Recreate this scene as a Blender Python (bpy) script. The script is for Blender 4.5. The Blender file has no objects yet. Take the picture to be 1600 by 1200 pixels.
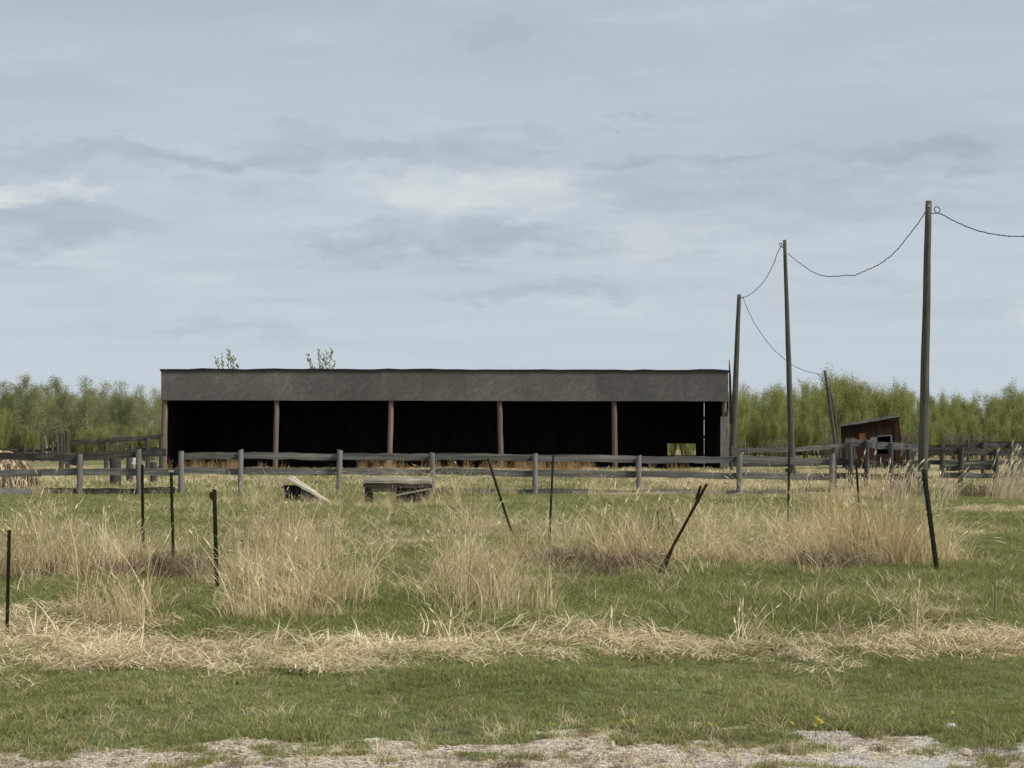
import bpy, math, random
import numpy as np
from mathutils import Vector, Matrix, Euler

SC = bpy.context.scene
COL = SC.collection
R = math.radians

# ------------------------------------------------------------------ camera
F = 2311.0            # focal length in photo pixels (1600 wide)
CAMH = 1.7
HOR = 686.0           # the horizon's row in the photo
cam_d = bpy.data.cameras.new('camera')
cam = bpy.data.objects.new('camera', cam_d)
COL.objects.link(cam)
cam.location = (0, 0, CAMH)
cam.rotation_euler = (R(90), 0, 0)
cam_d.sensor_fit = 'HORIZONTAL'
cam_d.sensor_width = 36.0
cam_d.lens = 36.0 * F / 1600.0
cam_d.shift_y = (HOR - 600.0) / 1600.0
cam_d.clip_start = 0.1
cam_d.clip_end = 9000
SC.camera = cam

# ------------------------------------------------------------------ light
SUN_DIR = Vector((0.66, -0.30, 0.72)).normalized()     # towards the sun
SUN_EL = math.asin(SUN_DIR.z)
SUN_AZ = math.atan2(SUN_DIR.x, SUN_DIR.y)
sun_d = bpy.data.lights.new('sun', 'SUN')
sun_d.energy = 1.5
sun_d.angle = R(12)
sun_d.color = (1.0, 0.95, 0.86)
sun = bpy.data.objects.new('sun', sun_d)
COL.objects.link(sun)
sun.rotation_euler = (-SUN_DIR).to_track_quat('-Z', 'Y').to_euler()
sun.location = (30, -20, 60)

SC.view_settings.view_transform = 'Standard'
SC.view_settings.look = 'None'
SC.view_settings.exposure = 1.4
SC.view_settings.gamma = 1.0
SC.view_settings.use_curve_mapping = False
SC.render.engine = 'CYCLES'
SC.cycles.max_bounces = 5
SC.cycles.diffuse_bounces = 3
SC.cycles.glossy_bounces = 2
SC.cycles.transmission_bounces = 3
SC.cycles.transparent_max_bounces = 6


class NT:
    """small helper for node trees"""
    def __init__(s, tree):
        s.t = tree
        s.n = tree.nodes
        s.l = tree.links

    def new(s, kind, **kw):
        nd = s.n.new(kind)
        for k, v in kw.items():
            setattr(nd, k, v)
        return nd

    def put(s, sock, v):
        if isinstance(v, bpy.types.NodeSocket):
            s.l.new(v, sock)
        elif v is not None:
            sock.default_value = v

    def math(s, op, a, b=None, c=None, clamp=False):
        nd = s.new('ShaderNodeMath', operation=op, use_clamp=clamp)
        s.put(nd.inputs[0], a)
        if b is not None:
            s.put(nd.inputs[1], b)
        if c is not None:
            s.put(nd.inputs[2], c)
        return nd.outputs[0]

    def vmath(s, op, a, b=None):
        nd = s.new('ShaderNodeVectorMath', operation=op)
        s.put(nd.inputs[0], a)
        if b is not None:
            s.put(nd.inputs[1], b)
        return nd.outputs[0]

    def noise(s, vec, scale, detail=4, rough=0.55, dist=0.0):
        nd = s.new('ShaderNodeTexNoise')
        s.put(nd.inputs['Vector'], vec)
        nd.inputs['Scale'].default_value = scale
        nd.inputs['Detail'].default_value = detail
        nd.inputs['Roughness'].default_value = rough
        nd.inputs['Distortion'].default_value = dist
        return nd.outputs[0]

    def smooth(s, v, lo, hi, a=0.0, b=1.0):
        nd = s.new('ShaderNodeMapRange', interpolation_type='SMOOTHSTEP')
        s.put(nd.inputs[0], v)
        nd.inputs[1].default_value = lo
        nd.inputs[2].default_value = hi
        nd.inputs[3].default_value = a
        nd.inputs[4].default_value = b
        return nd.outputs[0]

    def mix(s, f, a, b, blend='MIX'):
        nd = s.new('ShaderNodeMix', data_type='RGBA', blend_type=blend)
        s.put(nd.inputs[0], f)
        s.put(nd.inputs[6], a if isinstance(a, bpy.types.NodeSocket) else (*a[:3], 1))
        s.put(nd.inputs[7], b if isinstance(b, bpy.types.NodeSocket) else (*b[:3], 1))
        return nd.outputs[2]

    def ramp(s, v, stops):
        nd = s.new('ShaderNodeValToRGB')
        cr = nd.color_ramp
        while len(cr.elements) < len(stops):
            cr.elements.new(0.5)
        for e, (p, c) in zip(cr.elements, stops):
            e.position = p
            e.color = (*c[:3], 1)
        s.put(nd.inputs[0], v)
        return nd.outputs[0]

    def comb(s, x, y, z):
        nd = s.new('ShaderNodeCombineXYZ')
        s.put(nd.inputs[0], x)
        s.put(nd.inputs[1], y)
        s.put(nd.inputs[2], z)
        return nd.outputs[0]


# ------------------------------------------------------------------ sky
world = bpy.data.worlds.new('World')
SC.world = world
world.use_nodes = True
world.node_tree.nodes.clear()
W = NT(world.node_tree)
out = W.new('ShaderNodeOutputWorld')
bg = W.new('ShaderNodeBackground')
SKY_STRENGTH = 0.1
bg.inputs['Strength'].default_value = SKY_STRENGTH
W.l.new(bg.outputs[0], out.inputs[0])
sky = W.new('ShaderNodeTexSky', sky_type='NISHITA')
sky.sun_disc = False
sky.sun_elevation = SUN_EL
sky.sun_rotation = SUN_AZ
sky.air_density = 1.0
sky.dust_density = 1.5
tc = W.new('ShaderNodeTexCoord')
D = tc.outputs['Generated']
sep = W.new('ShaderNodeSeparateXYZ')
W.l.new(D, sep.inputs[0])
dx, dy, dz = sep.outputs
zc = W.math('ADD', W.math('MAXIMUM', dz, 0.0), 0.05)
pl = W.comb(W.math('DIVIDE', dx, zc), W.math('DIVIDE', dy, zc), 0.0)     # the cloud deck seen as a plane
deck = W.vmath('MULTIPLY', pl, (0.62, 1.0, 1.0))
n1 = W.noise(W.vmath('ADD', deck, (3.1, 7.7, 0.0)), 1.25, 7, 0.56, 0.25)
n2 = W.noise(W.vmath('ADD', deck, (11.3, 2.2, 4.0)), 3.2, 7, 0.6, 0.2)
n3 = W.noise(W.vmath('ADD', deck, (5.3, 9.2, 2.0)), 0.45, 4, 0.5)
# direction on the tangent plane of the view, with ragged edges, for the single clouds of the photo
ys = W.math('MAXIMUM', dy, 0.05)
az0 = W.math('DIVIDE', dx, ys)
el0 = W.math('DIVIDE', dz, ys)
w1 = W.noise(W.comb(W.math('MULTIPLY', az0, 12.0), W.math('MULTIPLY', el0, 30.0), 0.0), 1.0, 6, 0.62)
w2 = W.noise(W.comb(W.math('MULTIPLY', az0, 12.0), W.math('MULTIPLY', el0, 30.0), 8.0), 1.0, 6, 0.62)
az = W.math('ADD', az0, W.math('MULTIPLY', W.math('SUBTRACT', w1, 0.5), 0.22))
el = W.math('ADD', el0, W.math('MULTIPLY', W.math('SUBTRACT', w2, 0.5), 0.075))
w3 = W.noise(W.comb(W.math('MULTIPLY', az0, 20.0), W.math('MULTIPLY', el0, 46.0), 3.0), 1.0, 7, 0.62, 0.4)
front = W.math('GREATER_THAN', dy, 0.06)


def cloud(px, py, rx, ry):
    a = W.math('DIVIDE', W.math('SUBTRACT', az, (px - 800) / F), rx / F)
    e = W.math('DIVIDE', W.math('SUBTRACT', el, (HOR - py) / F), ry / F)
    d2 = W.math('ADD', W.math('MULTIPLY', a, a), W.math('MULTIPLY', e, e))
    return W.math('MULTIPLY', W.smooth(d2, 1.9, -0.35), front)


def total(items):
    acc = None
    for it, k in items:
        v = W.math('MULTIPLY', it, k)
        acc = v if acc is None else W.math('ADD', acc, v)
    return acc


bright = total([(cloud(735, 300, 170, 40), 1.0), (cloud(60, 302, 100, 20), 1.5), (cloud(1040, 385, 150, 30), 0.5),
                (cloud(980, 485, 70, 12), 0.55), (cloud(1590, 485, 60, 16), 0.6), (cloud(110, 400, 70, 12), 0.4),
                (cloud(310, 440, 70, 14), 0.3)])
dark = total([(cloud(700, 372, 240, 22), 0.8), (cloud(180, 245, 190, 22), 0.75), (cloud(540, 238, 240, 26), 0.7),
              (cloud(1080, 258, 130, 16), 0.85), (cloud(1420, 245, 170, 20), 0.95), (cloud(820, 210, 110, 12), 0.5),
              (cloud(70, 350, 150, 30), 0.7), (cloud(1180, 300, 380, 26), 0.55), (cloud(740, 55, 80, 22), 0.5), (cloud(380, 300, 90, 22), 0.45),
              (cloud(820, 455, 170, 16), 0.6), (cloud(1000, 185, 70, 7), 0.4), (cloud(1090, 405, 60, 8), 0.5),
              (cloud(1320, 440, 160, 16), 0.35), (cloud(300, 520, 260, 14), 0.3), (cloud(40, 405, 110, 10), 0.5)])
base = W.ramp(W.math('MAXIMUM', dz, 0.0), [(0.0, (0.485, 0.558, 0.622)), (0.13, (0.478, 0.537, 0.59)),
                                             (0.29, (0.415, 0.468, 0.535)), (1.0, (0.47, 0.53, 0.60))])
n4 = W.noise(W.vmath('ADD', deck, (1.3, 4.2, 9.0)), 8.0, 6, 0.62, 0.3)
hz_ = W.smooth(dz, 0.02, 0.17, 0.12, 1.0)           # the far deck melts into the haze
c = W.mix(W.math('MULTIPLY', W.smooth(n1, 0.40, 0.68, 0.0, 0.5), hz_), base, (0.355, 0.408, 0.462))
c = W.mix(W.math('MULTIPLY', W.smooth(n2, 0.50, 0.75, 0.0, 0.55), hz_), c, (0.53, 0.575, 0.605))
c = W.mix(W.math('MULTIPLY', W.smooth(n4, 0.48, 0.72, 0.0, 0.22), hz_), c, (0.365, 0.42, 0.47))
c = W.mix(W.smooth(n3, 0.45, 0.72, 0.0, 0.22), c, (0.52, 0.57, 0.61))
c = W.mix(W.math('MULTIPLY', W.math('MULTIPLY', dark, W.smooth(w3, 0.34, 0.6, 0.4, 1.0)), 0.95, clamp=True), c, (0.325, 0.375, 0.432))
c = W.mix(W.math('MULTIPLY', W.math('MULTIPLY', bright, W.smooth(w3, 0.35, 0.62, 0.35, 1.0)), 0.9, clamp=True), c, (0.62, 0.655, 0.65))
cl10 = W.vmath('MULTIPLY', c, (0.42 / SKY_STRENGTH,) * 3)
W.put(bg.inputs['Color'], W.mix(0.97, sky.outputs[0], cl10))

# ------------------------------------------------------------------ small numeric tools
rng = np.random.default_rng(11)
random.seed(5)


def G(px, py):
    """ground point seen at a photo position"""
    y = F * CAMH / (py - HOR)
    return ((px - 800) / F * y, y)


def P(px, py, y):
    """point at distance y seen at a photo position"""
    return Vector(((px - 800) / F * y, y, CAMH + (HOR - py) / F * y))


_lat = np.random.default_rng(77).random((256, 256))


def vnoise(x, y):
    xi = np.floor(x).astype(int)
    yi = np.floor(y).astype(int)
    fx = x - xi
    fy = y - yi
    fx = fx * fx * (3 - 2 * fx)
    fy = fy * fy * (3 - 2 * fy)
    a = _lat[xi & 255, yi & 255]
    b = _lat[(xi + 1) & 255, yi & 255]
    c_ = _lat[xi & 255, (yi + 1) & 255]
    d = _lat[(xi + 1) & 255, (yi + 1) & 255]
    return (a * (1 - fx) + b * fx) * (1 - fy) + (c_ * (1 - fx) + d * fx) * fy


def fbm(x, y, s, o=4):
    x = np.asarray(x, float) * s
    y = np.asarray(y, float) * s
    v = 0
    amp = 0.5
    for i in range(o):
        v = v + amp * vnoise(x + 17.3 * i, y + 9.1 * i)
        x = x * 2.03
        y = y * 2.03
        amp *= 0.5
    return v / (1 - 0.5 ** o)


def sstep(v, a, b):
    t = np.clip((v - a) / (b - a), 0, 1)
    return t * t * (3 - 2 * t)


def gz(x, y):
    x = np.asarray(x, float)
    y = np.asarray(y, float)
    near = sstep(y, 140, 45)
    z = (fbm(x + 50, y + 50, 0.22, 3) - 0.5) * 0.16 * near + (fbm(x, y, 1.3, 3) - 0.5) * 0.05 * near
    return z * sstep(np.abs(y - 44.3), 0.2, 4.0)


def gzf(x, y):
    return float(gz(np.array([x]), np.array([y]))[0])


def ell(x, y, px, py, rx, ry, rag=0.5):
    """soft patch of ground, given by its middle and half axes"""
    cx, cy = G(px, py)
    ax = rx * cy / F
    _, y0 = G(px, py - ry)
    _, y1 = G(px, py + ry)
    ay = max((y0 - y1) / 2, 0.25)
    d = np.sqrt(((x - cx) / ax) ** 2 + ((y - cy) / ay) ** 2)
    d = d + (fbm(x + 31, y + 7, 1.1, 3) - 0.5) * 2 * rag
    return sstep(d, 1.15, 0.55)


def many(x, y, lst):
    m = np.zeros_like(np.asarray(x, float))
    for it in lst:
        k = it[4] if len(it) > 4 else 1.0
        m = np.maximum(m, k * ell(x, y, *it[:4]))
    return m


TALL = [(95, 895, 125, 20), (20, 900, 70, 18), (250, 870, 60, 12, .6), (450, 878, 75, 24), (430, 950, 130, 22), (360, 915, 90, 18, .7),
        (545, 935, 40, 16, .5), (770, 895, 95, 34), (765, 945, 55, 14),
        (900, 880, 90, 16, .8), (1010, 882, 110, 18), (1150, 880, 120, 18), (1290, 872, 110, 16), (1400, 872, 75, 14),
        (1200, 842, 240, 12, .45), (950, 835, 160, 8, .3), (760, 835, 80, 10, .5), (1330, 842, 130, 10, .7), (420, 840, 90, 10, .35), (180, 960, 70, 14, .8)]
BACKTALL = [(340, 790, 70, 6, .7), (460, 800, 50, 6, .8), (590, 796, 60, 5), (640, 798, 60, 4), (540, 794, 40, 5), (700, 795, 60, 6, .6), (760, 800, 50, 6, .4),
            (1330, 790, 120, 8, .8), (1380, 775, 60, 5), (1150, 782, 120, 4, .5), (950, 784, 140, 4, .35)]
REED = [(1400, 776, 55, 5), (1470, 782, 40, 5, .7), (1575, 778, 30, 5), (1340, 778, 30, 4, .6)]
RUST = [(480, 738, 90, 2.5), (330, 738, 60, 2.0, .7), (600, 737, 60, 2.5, .9), (700, 737, 60, 2.5, .9), (800, 738, 80, 2.5), (910, 738, 60, 2.5, .8),
        (1040, 739, 90, 2.5, .9)]
THATCH = [(240, 905, 110, 12), (130, 905, 60, 10, .7), (960, 890, 120, 9, .6), (1290, 890, 70, 7, .8), (920, 905, 60, 6, .6)]
STRAWP = [(1200, 764, 260, 5), (960, 772, 90, 4, .8), (1080, 758, 100, 5, .9), (240, 752, 130, 8, .6), (90, 985, 140, 14, .8),
          (60, 965, 90, 10, .7), (1540, 800, 90, 4, .4), (1500, 830, 90, 4, .35), (1330, 776, 60, 5, .8), (620, 855, 60, 4, .6), (880, 990, 80, 10, .5)]


def band(x, y):
    """the swathe of flattened dry grass across the foreground"""
    lo = 11.3 + 0.085 * x + (fbm(x, y * 0.3, 1.1, 4) - 0.5) * 1.3
    hi = 12.65 + 0.10 * np.clip(x - 0.5, 0, 9) ** 1.1 + 0.12 * np.clip(-x - 1, 0, 9) ** 1.3 + (fbm(x + 9, y * 0.3, 0.9, 4) - 0.5) * 2.0
    k = fbm(x + 2, y * 1.7 + 3, 1.2, 4)
    m_ = sstep(y - lo, -0.25, 0.35) * sstep(hi - y, -0.35, 0.45)
    return np.clip(sstep(m_ + (0.5 - k) * 1.9, 0.3, 0.85) * (m_ > 0.02), 0, 1)


def gravel(x, y):
    lim = 8.25 + 0.05 * np.clip(x, -5, 5) + (fbm(x, y * 1.5, 0.8, 3) - 0.5) * 1.5
    g = sstep(lim - y, -0.42, 0.34)
    k = fbm(x * 1.0 + 4, y * 1.8 + 8, 2.4, 4)                # ragged grass islands left in the stones
    return np.clip(sstep(g + (0.60 - k) * 2.5, 0.35, 0.85) * (g > 0.02), 0, 1)


def dryness(x, y):
    d = 0.22 + 0.5 * sstep(fbm(x, y, 0.55, 4), 0.46, 0.66)
    d = d * sstep(y, 12.5, 15) + 0.15 * sstep(fbm(x, y, 1.2, 3), 0.5, 0.65) * (1 - sstep(y, 12.5, 15))
    cut = sstep(y, 29, 33) * sstep(44, 40, y)                # the mown strip before the fence
    d = d * (1 - 0.92 * cut)
    right = sstep(x - 0.31 * y, -0.5, 1.0) * sstep(y, 15, 18) * sstep(y, 44, 38)
    d = d * (1 - 0.6 * right)
    far = sstep(y, 45, 60)
    d = np.maximum(d, far * (0.35 + 0.5 * sstep(fbm(x, y, 0.12, 3), 0.4, 0.6)))
    d = np.maximum(d, 0.75 * many(x, y, TALL))
    d = np.maximum(d, many(x, y, STRAWP))
    d = np.maximum(d, 0.45 * many(x, y, RUST))
    d = np.maximum(d, band(x, y))
    d = np.maximum(d, 0.6 * many(x, y, BACKTALL))
    return np.clip(d, 0, 1)


SX0, SX1 = (252 - 800) / F * 80.2, (1138 - 800) / F * 80.2     # the shed's ends
SY0, SY1 = 80.2, 90.2

# ------------------------------------------------------------------ materials
MATS = {}


def new_mat(name, rough=0.9, spec=0.15):
    m = bpy.data.materials.new(name)
    m.use_nodes = True
    m.node_tree.nodes.clear()
    t = NT(m.node_tree)
    o = t.new('ShaderNodeOutputMaterial')
    b = t.new('ShaderNodeBsdfPrincipled')
    b.inputs['Roughness'].default_value = rough
    b.inputs['Specular IOR Level'].default_value = spec
    t.l.new(b.outputs[0], o.inputs[0])
    MATS[name] = m
    return m, t, b, o


def bump(t, b, h, strength=0.5, dist=0.02):
    nd = t.new('ShaderNodeBump')
    nd.inputs['Strength'].default_value = strength
    nd.inputs['Distance'].default_value = dist
    t.put(nd.inputs['Height'], h)
    t.l.new(nd.outputs[0], b.inputs['Normal'])


def wood(name, dark_c, mid_c, light_c, axis='X', grain=30.0, stretch=0.08, vary=0.35, rough=0.9):
    m, t, b, o = new_mat(name, rough, 0.12)
    tcn = t.new('ShaderNodeTexCoord')
    info = t.new('ShaderNodeObjectInfo')
    off = t.math('MULTIPLY', info.outputs['Random'], 37.0)
    s = [1.0, 1.0, 1.0]
    s['XYZ'.index(axis)] = stretch
    v = t.vmath('MULTIPLY', tcn.outputs['Object'], tuple(s))
    v = t.vmath('ADD', v, t.comb(off, off, off))
    g = t.noise(v, grain, 5, 0.65, 0.3)
    w = t.noise(tcn.outputs['Object'], 2.3, 4, 0.6)
    g2 = t.math('ADD', t.math('MULTIPLY', g, 0.7), t.math('MULTIPLY', w, 0.3))
    col = t.ramp(g2, [(0.32, dark_c), (0.5, mid_c), (0.68, light_c)])
    k = t.math('ADD', t.math('MULTIPLY', info.outputs['Random'], vary), 1 - vary * 0.5)
    hs = t.new('ShaderNodeHueSaturation')
    t.put(hs.inputs['Color'], col)
    t.put(hs.inputs['Value'], k)
    t.put(b.inputs['Base Color'], hs.outputs[0])
    bump(t, b, g, 0.6, 0.01)
    return m


wood('fence_grey', (0.05, 0.047, 0.042), (0.135, 0.127, 0.115), (0.26, 0.245, 0.22), 'X', 14)
wood('post_grey', (0.06, 0.057, 0.05), (0.165, 0.157, 0.142), (0.30, 0.285, 0.255), 'Z', 16)
wood('fence_dark', (0.022, 0.020, 0.017), (0.06, 0.055, 0.047), (0.13, 0.12, 0.10), 'X', 14)
wood('fence_pale', (0.12, 0.12, 0.115), (0.22, 0.215, 0.205), (0.32, 0.31, 0.29), 'X', 14)
wood('post_dark', (0.03, 0.028, 0.026), (0.07, 0.066, 0.06), (0.12, 0.11, 0.10), 'Z', 16)
wood('shed_post', (0.06, 0.042, 0.032), (0.165, 0.12, 0.092), (0.32, 0.25, 0.195), 'Z', 10, 0.2)
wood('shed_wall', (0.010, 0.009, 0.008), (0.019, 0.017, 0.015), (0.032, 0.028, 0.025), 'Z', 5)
wood('pole_wood', (0.038, 0.038, 0.029), (0.082, 0.081, 0.064), (0.14, 0.135, 0.105), 'Z', 18, 0.04, 0.15)
wood('bare_wood', (0.16, 0.14, 0.11), (0.42, 0.38, 0.30), (0.68, 0.63, 0.52), 'X', 12)
wood('slab_wood', (0.09, 0.078, 0.06), (0.25, 0.22, 0.17), (0.46, 0.41, 0.32), 'X', 10, 0.06, 0.7)
wood('rot_wood', (0.022, 0.016, 0.012), (0.05, 0.038, 0.03), (0.10, 0.08, 0.065), 'X', 10)
wood('red_wall', (0.012, 0.008, 0.006), (0.034, 0.017, 0.012), (0.064, 0.033, 0.023), 'Z', 6)
wood('orange_board', (0.07, 0.032, 0.016), (0.15, 0.068, 0.032), (0.22, 0.11, 0.055), 'Z', 6)
wood('roof_slat', (0.07, 0.07, 0.062), (0.13, 0.13, 0.115), (0.21, 0.205, 0.185), 'X', 8)
wood('steel_green', (0.010, 0.012, 0.008), (0.018, 0.022, 0.014), (0.045, 0.032, 0.02), 'Z', 20, 0.3, 0.2, 0.6)
wood('steel_rust', (0.012, 0.009, 0.007), (0.030, 0.019, 0.013), (0.09, 0.042, 0.024), 'Z', 20, 0.3, 0.2, 0.7)
wood('bark_pale', (0.18, 0.175, 0.14), (0.32, 0.31, 0.25), (0.46, 0.45, 0.38), 'Z', 4, 0.4)
wood('bark_brown', (0.05, 0.042, 0.032), (0.10, 0.085, 0.065), (0.16, 0.14, 0.11), 'Z', 4, 0.4)

# fascia panels: grey flake board
m, t, b, o = new_mat('fascia_board', 0.92, 0.1)
tcn = t.new('ShaderNodeTexCoord')
info = t.new('ShaderNodeObjectInfo')
vr = t.new('ShaderNodeVectorRotate', rotation_type='Y_AXIS')
vr.inputs['Angle'].default_value = R(38)
geo = t.new('ShaderNodeNewGeometry')
t.l.new(geo.outputs['Position'], vr.inputs['Vector'])
fl = t.noise(t.vmath('MULTIPLY', vr.outputs[0], (1.0, 1.0, 4.5)), 2.6, 5, 0.62)
mt = t.noise(geo.outputs['Position'], 0.35, 4, 0.6)
fine = t.noise(geo.outputs['Position'], 9.0, 3, 0.6)
h = t.math('ADD', t.math('MULTIPLY', fl, 0.36), t.math('ADD', t.math('MULTIPLY', mt, 0.38), t.math('MULTIPLY', fine, 0.26)))
col = t.ramp(h, [(0.34, (0.070, 0.065, 0.058)), (0.5, (0.104, 0.098, 0.088)), (0.60, (0.140, 0.132, 0.119)), (0.72, (0.25, 0.235, 0.21))])
hs = t.new('ShaderNodeHueSaturation')
t.put(hs.inputs['Color'], col)
t.put(hs.inputs['Value'], t.math('ADD', t.math('MULTIPLY', info.outputs['Random'], 0.24), 0.95))
t.put(b.inputs['Base Color'], hs.outputs[0])
bump(t, b, fl, 0.4, 0.01)


def plain(name, colr, rough=0.8, spec=0.2, nscale=8.0, amp=0.35, metal=0.0):
    m, t, b, o = new_mat(name, rough, spec)
    tcn = t.new('ShaderNodeTexCoord')
    n = t.noise(tcn.outputs['Object'], nscale, 4, 0.6)
    lo = tuple(c * (1 - amp) for c in colr)
    hi = tuple(min(1, c * (1 + amp)) for c in colr)
    t.put(b.inputs['Base Color'], t.ramp(n, [(0.3, lo), (0.7, hi)]))
    b.inputs['Metallic'].default_value = metal
    bump(t, b, n, 0.4, 0.01)
    return m


plain('roof_felt', (0.022, 0.021, 0.020))
plain('wire_black', (0.02, 0.02, 0.021), 0.6)
plain('rubber', (0.014, 0.014, 0.015), 0.7)
plain('white_cloth', (0.72, 0.70, 0.68))
plain('pink_board', (0.42, 0.33, 0.29))
plain('white_stone', (0.72, 0.71, 0.69), 0.8, 0.2, 14)
plain('pale_stone', (0.43, 0.37, 0.275), 0.9, 0.15, 14)
plain('dark_stone', (0.03, 0.034, 0.026), 0.9, 0.1, 14)
plain('dandelion_yellow', (0.44, 0.36, 0.06), 0.8, 0.1)
plain('log_bark', (0.07, 0.055, 0.042), 0.95, 0.1, 12, 0.6)
plain('insulator_grey', (0.30, 0.30, 0.29), 0.5, 0.3)


def blade_mat(name, stops, trans=0.35, posvary=0.25, wet=0.0):
    """grass: colour by blade (tint) and by tuft, a little light passes through"""
    m = bpy.data.materials.new(name)
    m.use_nodes = True
    m.node_tree.nodes.clear()
    t = NT(m.node_tree)
    o = t.new('ShaderNodeOutputMaterial')
    at = t.new('ShaderNodeAttribute', attribute_name='tint')
    info = t.new('ShaderNodeObjectInfo')
    geo = t.new('ShaderNodeNewGeometry')
    pn = t.noise(geo.outputs['Position'], 0.55, 3, 0.6)
    v = t.math('ADD', t.math('MULTIPLY', at.outputs['Fac'], 0.5),
               t.math('ADD', t.math('MULTIPLY', info.outputs['Random'], 0.2), t.math('MULTIPLY', pn, 0.34)))
    col = t.ramp(v, stops)
    hs = t.new('ShaderNodeHueSaturation')
    t.put(hs.inputs['Color'], col)
    t.put(hs.inputs['Value'], t.math('ADD', t.math('MULTIPLY', pn, posvary * 2), 1 - posvary))
    df = t.new('ShaderNodeBsdfDiffuse')
    tr = t.new('ShaderNodeBsdfTranslucent')
    t.put(df.inputs[0], hs.outputs[0])
    t.put(tr.inputs[0], hs.outputs[0])
    ms = t.new('ShaderNodeMixShader')
    ms.inputs[0].default_value = trans
    t.l.new(df.outputs[0], ms.inputs[1])
    t.l.new(tr.outputs[0], ms.inputs[2])
    t.l.new(ms.outputs[0], o.inputs[0])
    MATS[name] = m
    return m


blade_mat('lawn_blade', [(0.15, (0.145, 0.165, 0.052)), (0.45, (0.255, 0.272, 0.092)), (0.66, (0.36, 0.35, 0.15)), (0.84, (0.60, 0.52, 0.32))])
blade_mat('field_blade', [(0.15, (0.13, 0.158, 0.046)), (0.47, (0.228, 0.253, 0.082)), (0.70, (0.335, 0.325, 0.135)), (0.86, (0.58, 0.50, 0.30))])
blade_mat('straw_blade', [(0.18, (0.20, 0.145, 0.08)), (0.43, (0.58, 0.465, 0.28)), (0.72, (0.88, 0.78, 0.55))], 0.3, 0.2)
blade_mat('tall_blade', [(0.15, (0.22, 0.15, 0.085)), (0.42, (0.53, 0.42, 0.23)), (0.75, (0.88, 0.77, 0.50))], 0.35, 0.3)
blade_mat('gold_blade', [(0.15, (0.22, 0.16, 0.07)), (0.48, (0.50, 0.40, 0.18)), (0.8, (0.78, 0.66, 0.38))], 0.35, 0.2)
blade_mat('rust_blade', [(0.12, (0.15, 0.085, 0.04)), (0.5, (0.36, 0.235, 0.11)), (0.85, (0.55, 0.42, 0.24))], 0.35, 0.25)
blade_mat('reed_blade', [(0.15, (0.25, 0.175, 0.10)), (0.48, (0.54, 0.44, 0.28)), (0.8, (0.84, 0.74, 0.52))], 0.3, 0.2)
blade_mat('thatch_blade', [(0.12, (0.055, 0.04, 0.028)), (0.5, (0.16, 0.115, 0.08)), (0.82, (0.38, 0.30, 0.19))], 0.2, 0.3)
blade_mat('leaf_green', [(0.12, (0.19, 0.205, 0.065)), (0.5, (0.30, 0.315, 0.105)), (0.88, (0.42, 0.42, 0.18))], 0.45, 0.3)
blade_mat('leaf_olive', [(0.12, (0.185, 0.20, 0.085)), (0.5, (0.275, 0.285, 0.125)), (0.88, (0.39, 0.39, 0.21))], 0.45, 0.3)
blade_mat('twig_brown', [(0.12, (0.14, 0.12, 0.075)), (0.5, (0.21, 0.19, 0.12)), (0.88, (0.30, 0.28, 0.18))], 0.1, 0.2)

# the ground
m, t, b, o = new_mat('ground', 0.97, 0.05)
geo = t.new('ShaderNodeNewGeometry')
pos = geo.outputs['Position']
a_dry = t.new('ShaderNodeAttribute', attribute_name='dry').outputs['Fac']
a_gra = t.new('ShaderNodeAttribute', attribute_name='gravel').outputs['Fac']
a_soil = t.new('ShaderNodeAttribute', attribute_name='soil').outputs['Fac']
nf = t.noise(pos, 14.0, 5, 0.7)
nm = t.noise(pos, 1.3, 5, 0.6)
nb = t.noise(pos, 0.09, 4, 0.6)
green = t.ramp(t.math('ADD', t.math('MULTIPLY', nf, 0.6), t.math('MULTIPLY', nm, 0.4)),
               [(0.34, (0.055, 0.07, 0.03)), (0.52, (0.105, 0.125, 0.055)), (0.68, (0.22, 0.21, 0.11))])
dryc = t.ramp(t.math('ADD', t.math('MULTIPLY', nf, 0.6), t.math('MULTIPLY', nm, 0.4)),
              [(0.34, (0.12, 0.095, 0.055)), (0.52, (0.29, 0.24, 0.13)), (0.68, (0.46, 0.39, 0.23))])
dmask = t.smooth(t.math('ADD', a_dry, t.math('MULTIPLY', t.math('SUBTRACT', nf, 0.5), 0.9)), 0.2, 0.8)
colr = t.mix(dmask, green, dryc)
vor = t.new('ShaderNodeTexVoronoi', feature='F1')
vor.inputs['Scale'].default_value = 62.0
t.put(vor.inputs['Vector'], t.vmath('ADD', pos, t.vmath('MULTIPLY', t.comb(nf, nf, nf), (0.02, 0.02, 0.02))))
peb = t.new('ShaderNodeSeparateColor')
t.put(peb.inputs[0], vor.outputs['Color'])
pe_v = t.math('ADD', t.math('MULTIPLY', peb.outputs[0], 0.45), t.math('MULTIPLY', nf, 0.55))
grc = t.ramp(pe_v, [(0.24, (0.11, 0.09, 0.066)), (0.40, (0.30, 0.25, 0.18)), (0.54, (0.50, 0.43, 0.315)), (0.72, (0.70, 0.625, 0.49))])
sepp = t.new('ShaderNodeSeparateXYZ')
t.put(sepp.inputs[0], pos)
grc = t.mix(t.math('MULTIPLY', t.smooth(nm, 0.42, 0.62), t.smooth(sepp.outputs[0], 0.5, 2.0, 0.08, 0.6)), grc, (0.46, 0.46, 0.48))
gmask = t.smooth(t.math('ADD', a_gra, t.math('MULTIPLY', t.math('SUBTRACT', nf, 0.5), 0.8)), 0.35, 0.65)
colr = t.mix(gmask, colr, grc)
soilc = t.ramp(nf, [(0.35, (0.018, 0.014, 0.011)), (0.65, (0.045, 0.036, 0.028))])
colr = t.mix(a_soil, colr, soilc)
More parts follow.
